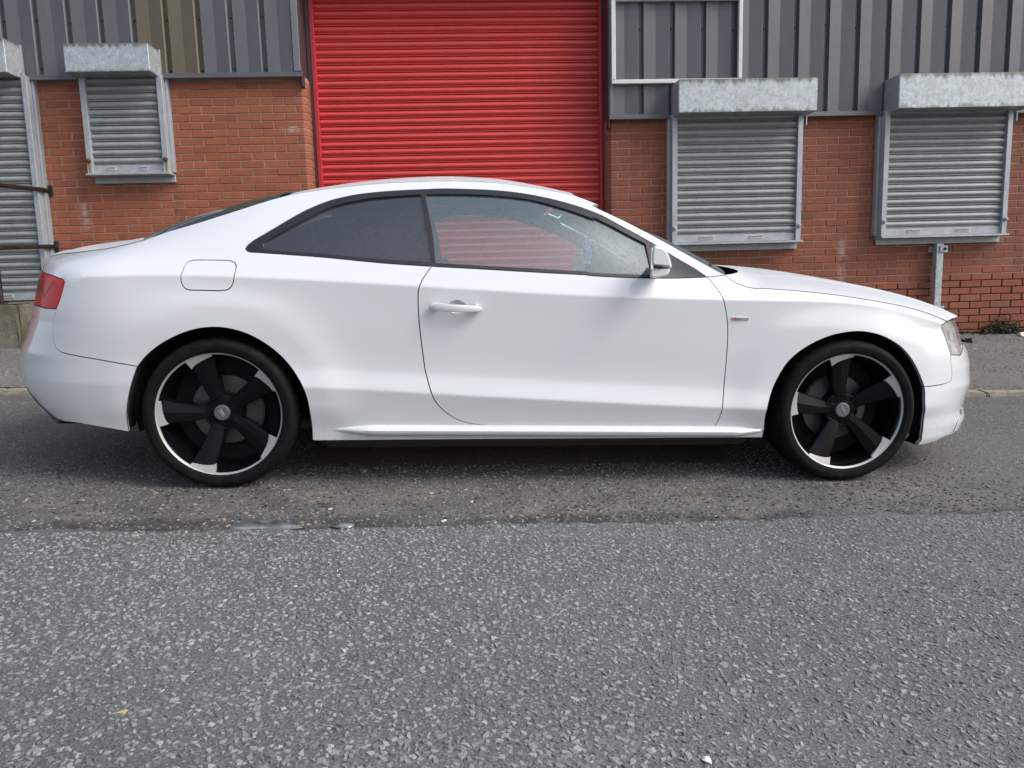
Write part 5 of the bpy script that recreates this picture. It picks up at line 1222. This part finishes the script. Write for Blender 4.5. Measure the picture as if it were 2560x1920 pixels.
# concrete step with the black handrail at the doorway
conc_m = pmat('mossy_concrete', (.22, .21, .18), .92); v = coords(conc_m)
mo = ramp(conc_m, noise(conc_m, v, 4.5, 6, .7), [(.40, 0), (.60, 1)]); st_ = ramp(conc_m, noise(conc_m, v, 2.0, 5), [(.45, 0), (.65, 1)])
setc(conc_m, 'Base Color', mixc(conc_m, math_(conc_m, 'MULTIPLY', st_, .75), mixc(conc_m, math_(conc_m, 'MULTIPLY', mo, .8), (.19, .175, .145), (.075, .075, .036)), (.05, .046, .036))); bump(conc_m, noise(conc_m, v, 14, 6, .75), .8, .03)
step = link('concrete_step', bevelled('concrete_step', *box_vf(-4.6, -2.86, 2.84, YB+.02, -.05, .728), w=.02, seg=2), conc_m); tag(step, 'mossy concrete block step below the shuttered doorway', 'step')
bm = bmesh.new(); bm.from_mesh(step.data); bmesh.ops.subdivide_edges(bm, edges=bm.edges[:], cuts=5, use_grid_fill=True)
for q in bm.verts: q.co += Vector((random.gauss(0, .004), random.gauss(0, .004), random.gauss(0, .004)))
bm.to_mesh(step.data); bm.free()
rail_m = pmat('black_rail_paint', (.014, .013, .013), .4); v = coords(rail_m); setc(rail_m, 'Base Color', mixc(rail_m, ramp(rail_m, noise(rail_m, v, 14, 4), [(.5, 0), (.7, 1)]), (.012, .011, .011), (.045, .026, .018)))
hr = empty('handrail', (-2.92, 3.0, .73)); tag(hr, 'black tubular handrail fixed to the brick wall and standing on the concrete step', 'handrail'); hr.location = (0, 0, 0)
PX, PY = -3.035, 2.93
for zw, zo in ((1.778, 1.762), (1.245, 1.212)):
    path = [(-2.915, 3.655, zw), (-2.915, 3.60, zw), (-2.925, 3.54, zw), (PX, PY+.05, zo), (PX, PY-.30, zo-.005)] if zw > 1.5 else [(-2.905, 3.655, zw), (-2.905, 3.60, zw), (-2.915, 3.54, zw), (PX, PY, zo)]
    mk('rail', *tube_vf(path, .021, 14), rail_m, hr, True)
    bbox('wall_plate', -2.978, -2.874, 3.655, 3.669, zw-.052, zw+.052, rail_m, hr, w=.002)
mk('rail_post', *tube_vf([(PX-.012, PY, .728), (PX-.012, PY, 1.78)], .021, 14), rail_m, hr, True)
bbox('post_foot', PX-.05, PX+.026, PY-.035, PY+.035, .727, .737, rail_m, hr, w=.002)

# --- weeds and moss at the foot of the right-hand wall, litter on the pavement
moss_m = pmat('moss', (.040, .036, .016), .95); setc(moss_m, 'Base Color', ramp(moss_m, noise(moss_m, coords(moss_m), 30, 4), [(.3, (.022, .018, .010)), (.55, (.05, .045, .020)), (.8, (.085, .085, .035))]))
def clump(name, label, cx, w, hmax, n):
    V, Fs = [], []
    for _ in range(n):
        t = RNG.uniform(-1, 1); x = cx+t*w; y = YB-.012-abs(RNG.normal(0, .035)); sp = M3I @ np.array([x, y, 0]); zb = float((M3 @ np.array([sp[0], sp[1], pave_z(sp[0], sp[1])]))[2])
        z = zb+abs(RNG.normal(0, .42))*hmax*((1-t*t)**1.5*(.55+.45*math.sin(9*t+1)**2))*(1.0 if RNG.uniform() < .8 else 1.6); s = RNG.uniform(.008, .022)
        a, b = RNG.normal(0, 1, 3), RNG.normal(0, 1, 3); a /= np.linalg.norm(a); b -= a*np.dot(a, b); b /= np.linalg.norm(b); c = np.array([x, y, min(z, zb+hmax*1.25)]); n0 = len(V)
        V += [c-a*s, c-b*s*.5, c+a*s, c+b*s*.5]; Fs.append((n0, n0+1, n0+2, n0+3))
    o = mk(name, V, Fs, moss_m); tag(o, label, 'moss', kind='stuff'); return o
clump('moss_clump', 'dark moss and weeds growing at the foot of the right-hand brick wall', 6.70, .30, .15, 2600)
clump('moss_strip', 'thin moss and dirt in the joint between the brick wall and the pavement', 6.4, 1.2, .012, 900)
paper_m = pmat('litter_white', (.62, .60, .54), .8); blackbag_m = pmat('litter_black', (.012, .012, .013), .45); leaf_m = pmat('dry_leaf', (.40, .36, .22), .8)
def scrap(name, x, y, s, mat, label, cat, group=None, crumple=.5, flat=False):
    bm = bmesh.new(); bmesh.ops.create_icosphere(bm, subdivisions=2 if s > .03 else 1, radius=s)
    for q in bm.verts: q.co = Vector((q.co.x*RNG.uniform(.7, 1.3), q.co.y*RNG.uniform(.5, .9), q.co.z*(.25 if flat else .55)))+Vector(RNG.normal(0, s*.12*crumple*2, 3))
    me = bpy.data.meshes.new(name); bm.to_mesh(me); bm.free(); o = link(name, me, mat); p = M3 @ np.array([x, y, pave_z(x, y)+(s*.1 if flat else s*.3)]); o.location = p; o.rotation_euler = (0, 0, RNG.uniform(0, 6)); tag(o, label, cat, group); return o
def pave_px(x, y):
    """pixel -> street x,y on the pavement"""
    d = RC.T @ np.array([(x-CX)/F_PX, (y-CY)/F_PX, 1.0]); best = None
    for yy in np.arange(kerb_y(5)+.1, 3.62, .01):
        q = CAM_S+d*(yy-CAM_S[1])/d[1]; e = abs(q[2]-float(pave_z(q[0], q[1])))
        if best is None or e < best[0]: best = (e, q)
    return best[1][0], best[1][1]
scrap('crumpled_paper', *pave_px(2553, 840), .045, paper_m, 'crumpled white paper on the pavement by the mossy foot of the wall', 'litter')
scrap('black_rag', *pave_px(2415, 855), .05, blackbag_m, 'crumpled black scrap on the pavement just ahead of the headlight', 'litter', crumple=.9)
for q in ((2468, 855), (2471, 848), (2432, 875), (2452, 890), (2493, 862), (2498, 866), (2516, 858), (2529, 852), (2501, 880), (2442, 864), (2550, 860), (2447, 862), (2483, 893), (2520, 908), (2468, 943), (2505, 974), (2541, 866), (2438, 873), (2493, 879)):
    scrap('litter_scrap', *pave_px(*q), RNG.uniform(.008, .016), paper_m if RNG.uniform() < .7 else leaf_m, 'tiny pale scrap of litter lying on the pavement by the right-hand wall', 'litter', 'pale scraps on the pavement', flat=True)
# loose stones and a dead leaf or two on the near road
def road_scrap(px, py, s, mat, label, cat, name, group=None):
    q = px_ground(px, py, .006); o = scrap(name, 0, 0, s, mat, label, cat, group, flat=True); zz_ = float(lane_z(q[0], q[1])) if q[1] < lane_edge(q[0]) else .001
    o.location = M3 @ np.array([q[0], q[1], zz_+s*.22])
for q in ((85, 1300), (100, 1295), (700, 1240), (715, 1262), (826, 1270), (1078, 1232), (1078, 1262), (1110, 1300), (735, 1215), (1180, 1252)):
    road_scrap(*q, RNG.uniform(.008, .014), paper_m if RNG.uniform() < .4 else chip_m, 'small loose stone on the worn strip of road in front of the car', 'stone', 'loose_stone', 'loose stones on the worn strip')
road_scrap(1765, 1905, .014, paper_m, 'white stone among the chippings of the road', 'stone', 'white_stone'); road_scrap(308, 1785, .011, leaf_m, 'pale yellow pebble among the chippings of the road', 'stone', 'pale_pebble')

# --- blue tag hanging from the interior mirror
tg = empty('hanging_tag', mat4=M4); tag(tg, 'blue and white paper tag hanging behind the door window of the car', 'tag')
cu0 = (1.70, -.06, 1.15)
mk('string', *tube_vf([(0, 0, 0), (0, 0, -.035)], .0012, 6), plate_white, tg); 
P = [(0, -.03), (.016, -.055), (.024, -.085), (.022, -.115), (.026, -.135), (.018, -.165), (-.018, -.165), (-.026, -.135), (-.022, -.115), (-.024, -.085), (-.016, -.055)]
mk('tag_card', *prism_vf(P, -.001, .001), tag_blue, tg); mk('tag_band', *box_vf(-.019, .019, -.0018, .0018, -.180, -.166), plate_white, tg); mk('tag_print', *prism_vf([(-.018, -.108), (.016, -.100), (.018, -.092), (-.014, -.098)], -.0016, .0016), plate_white, tg)
tg.matrix_world = M4 @ Matrix.Translation(cu0)
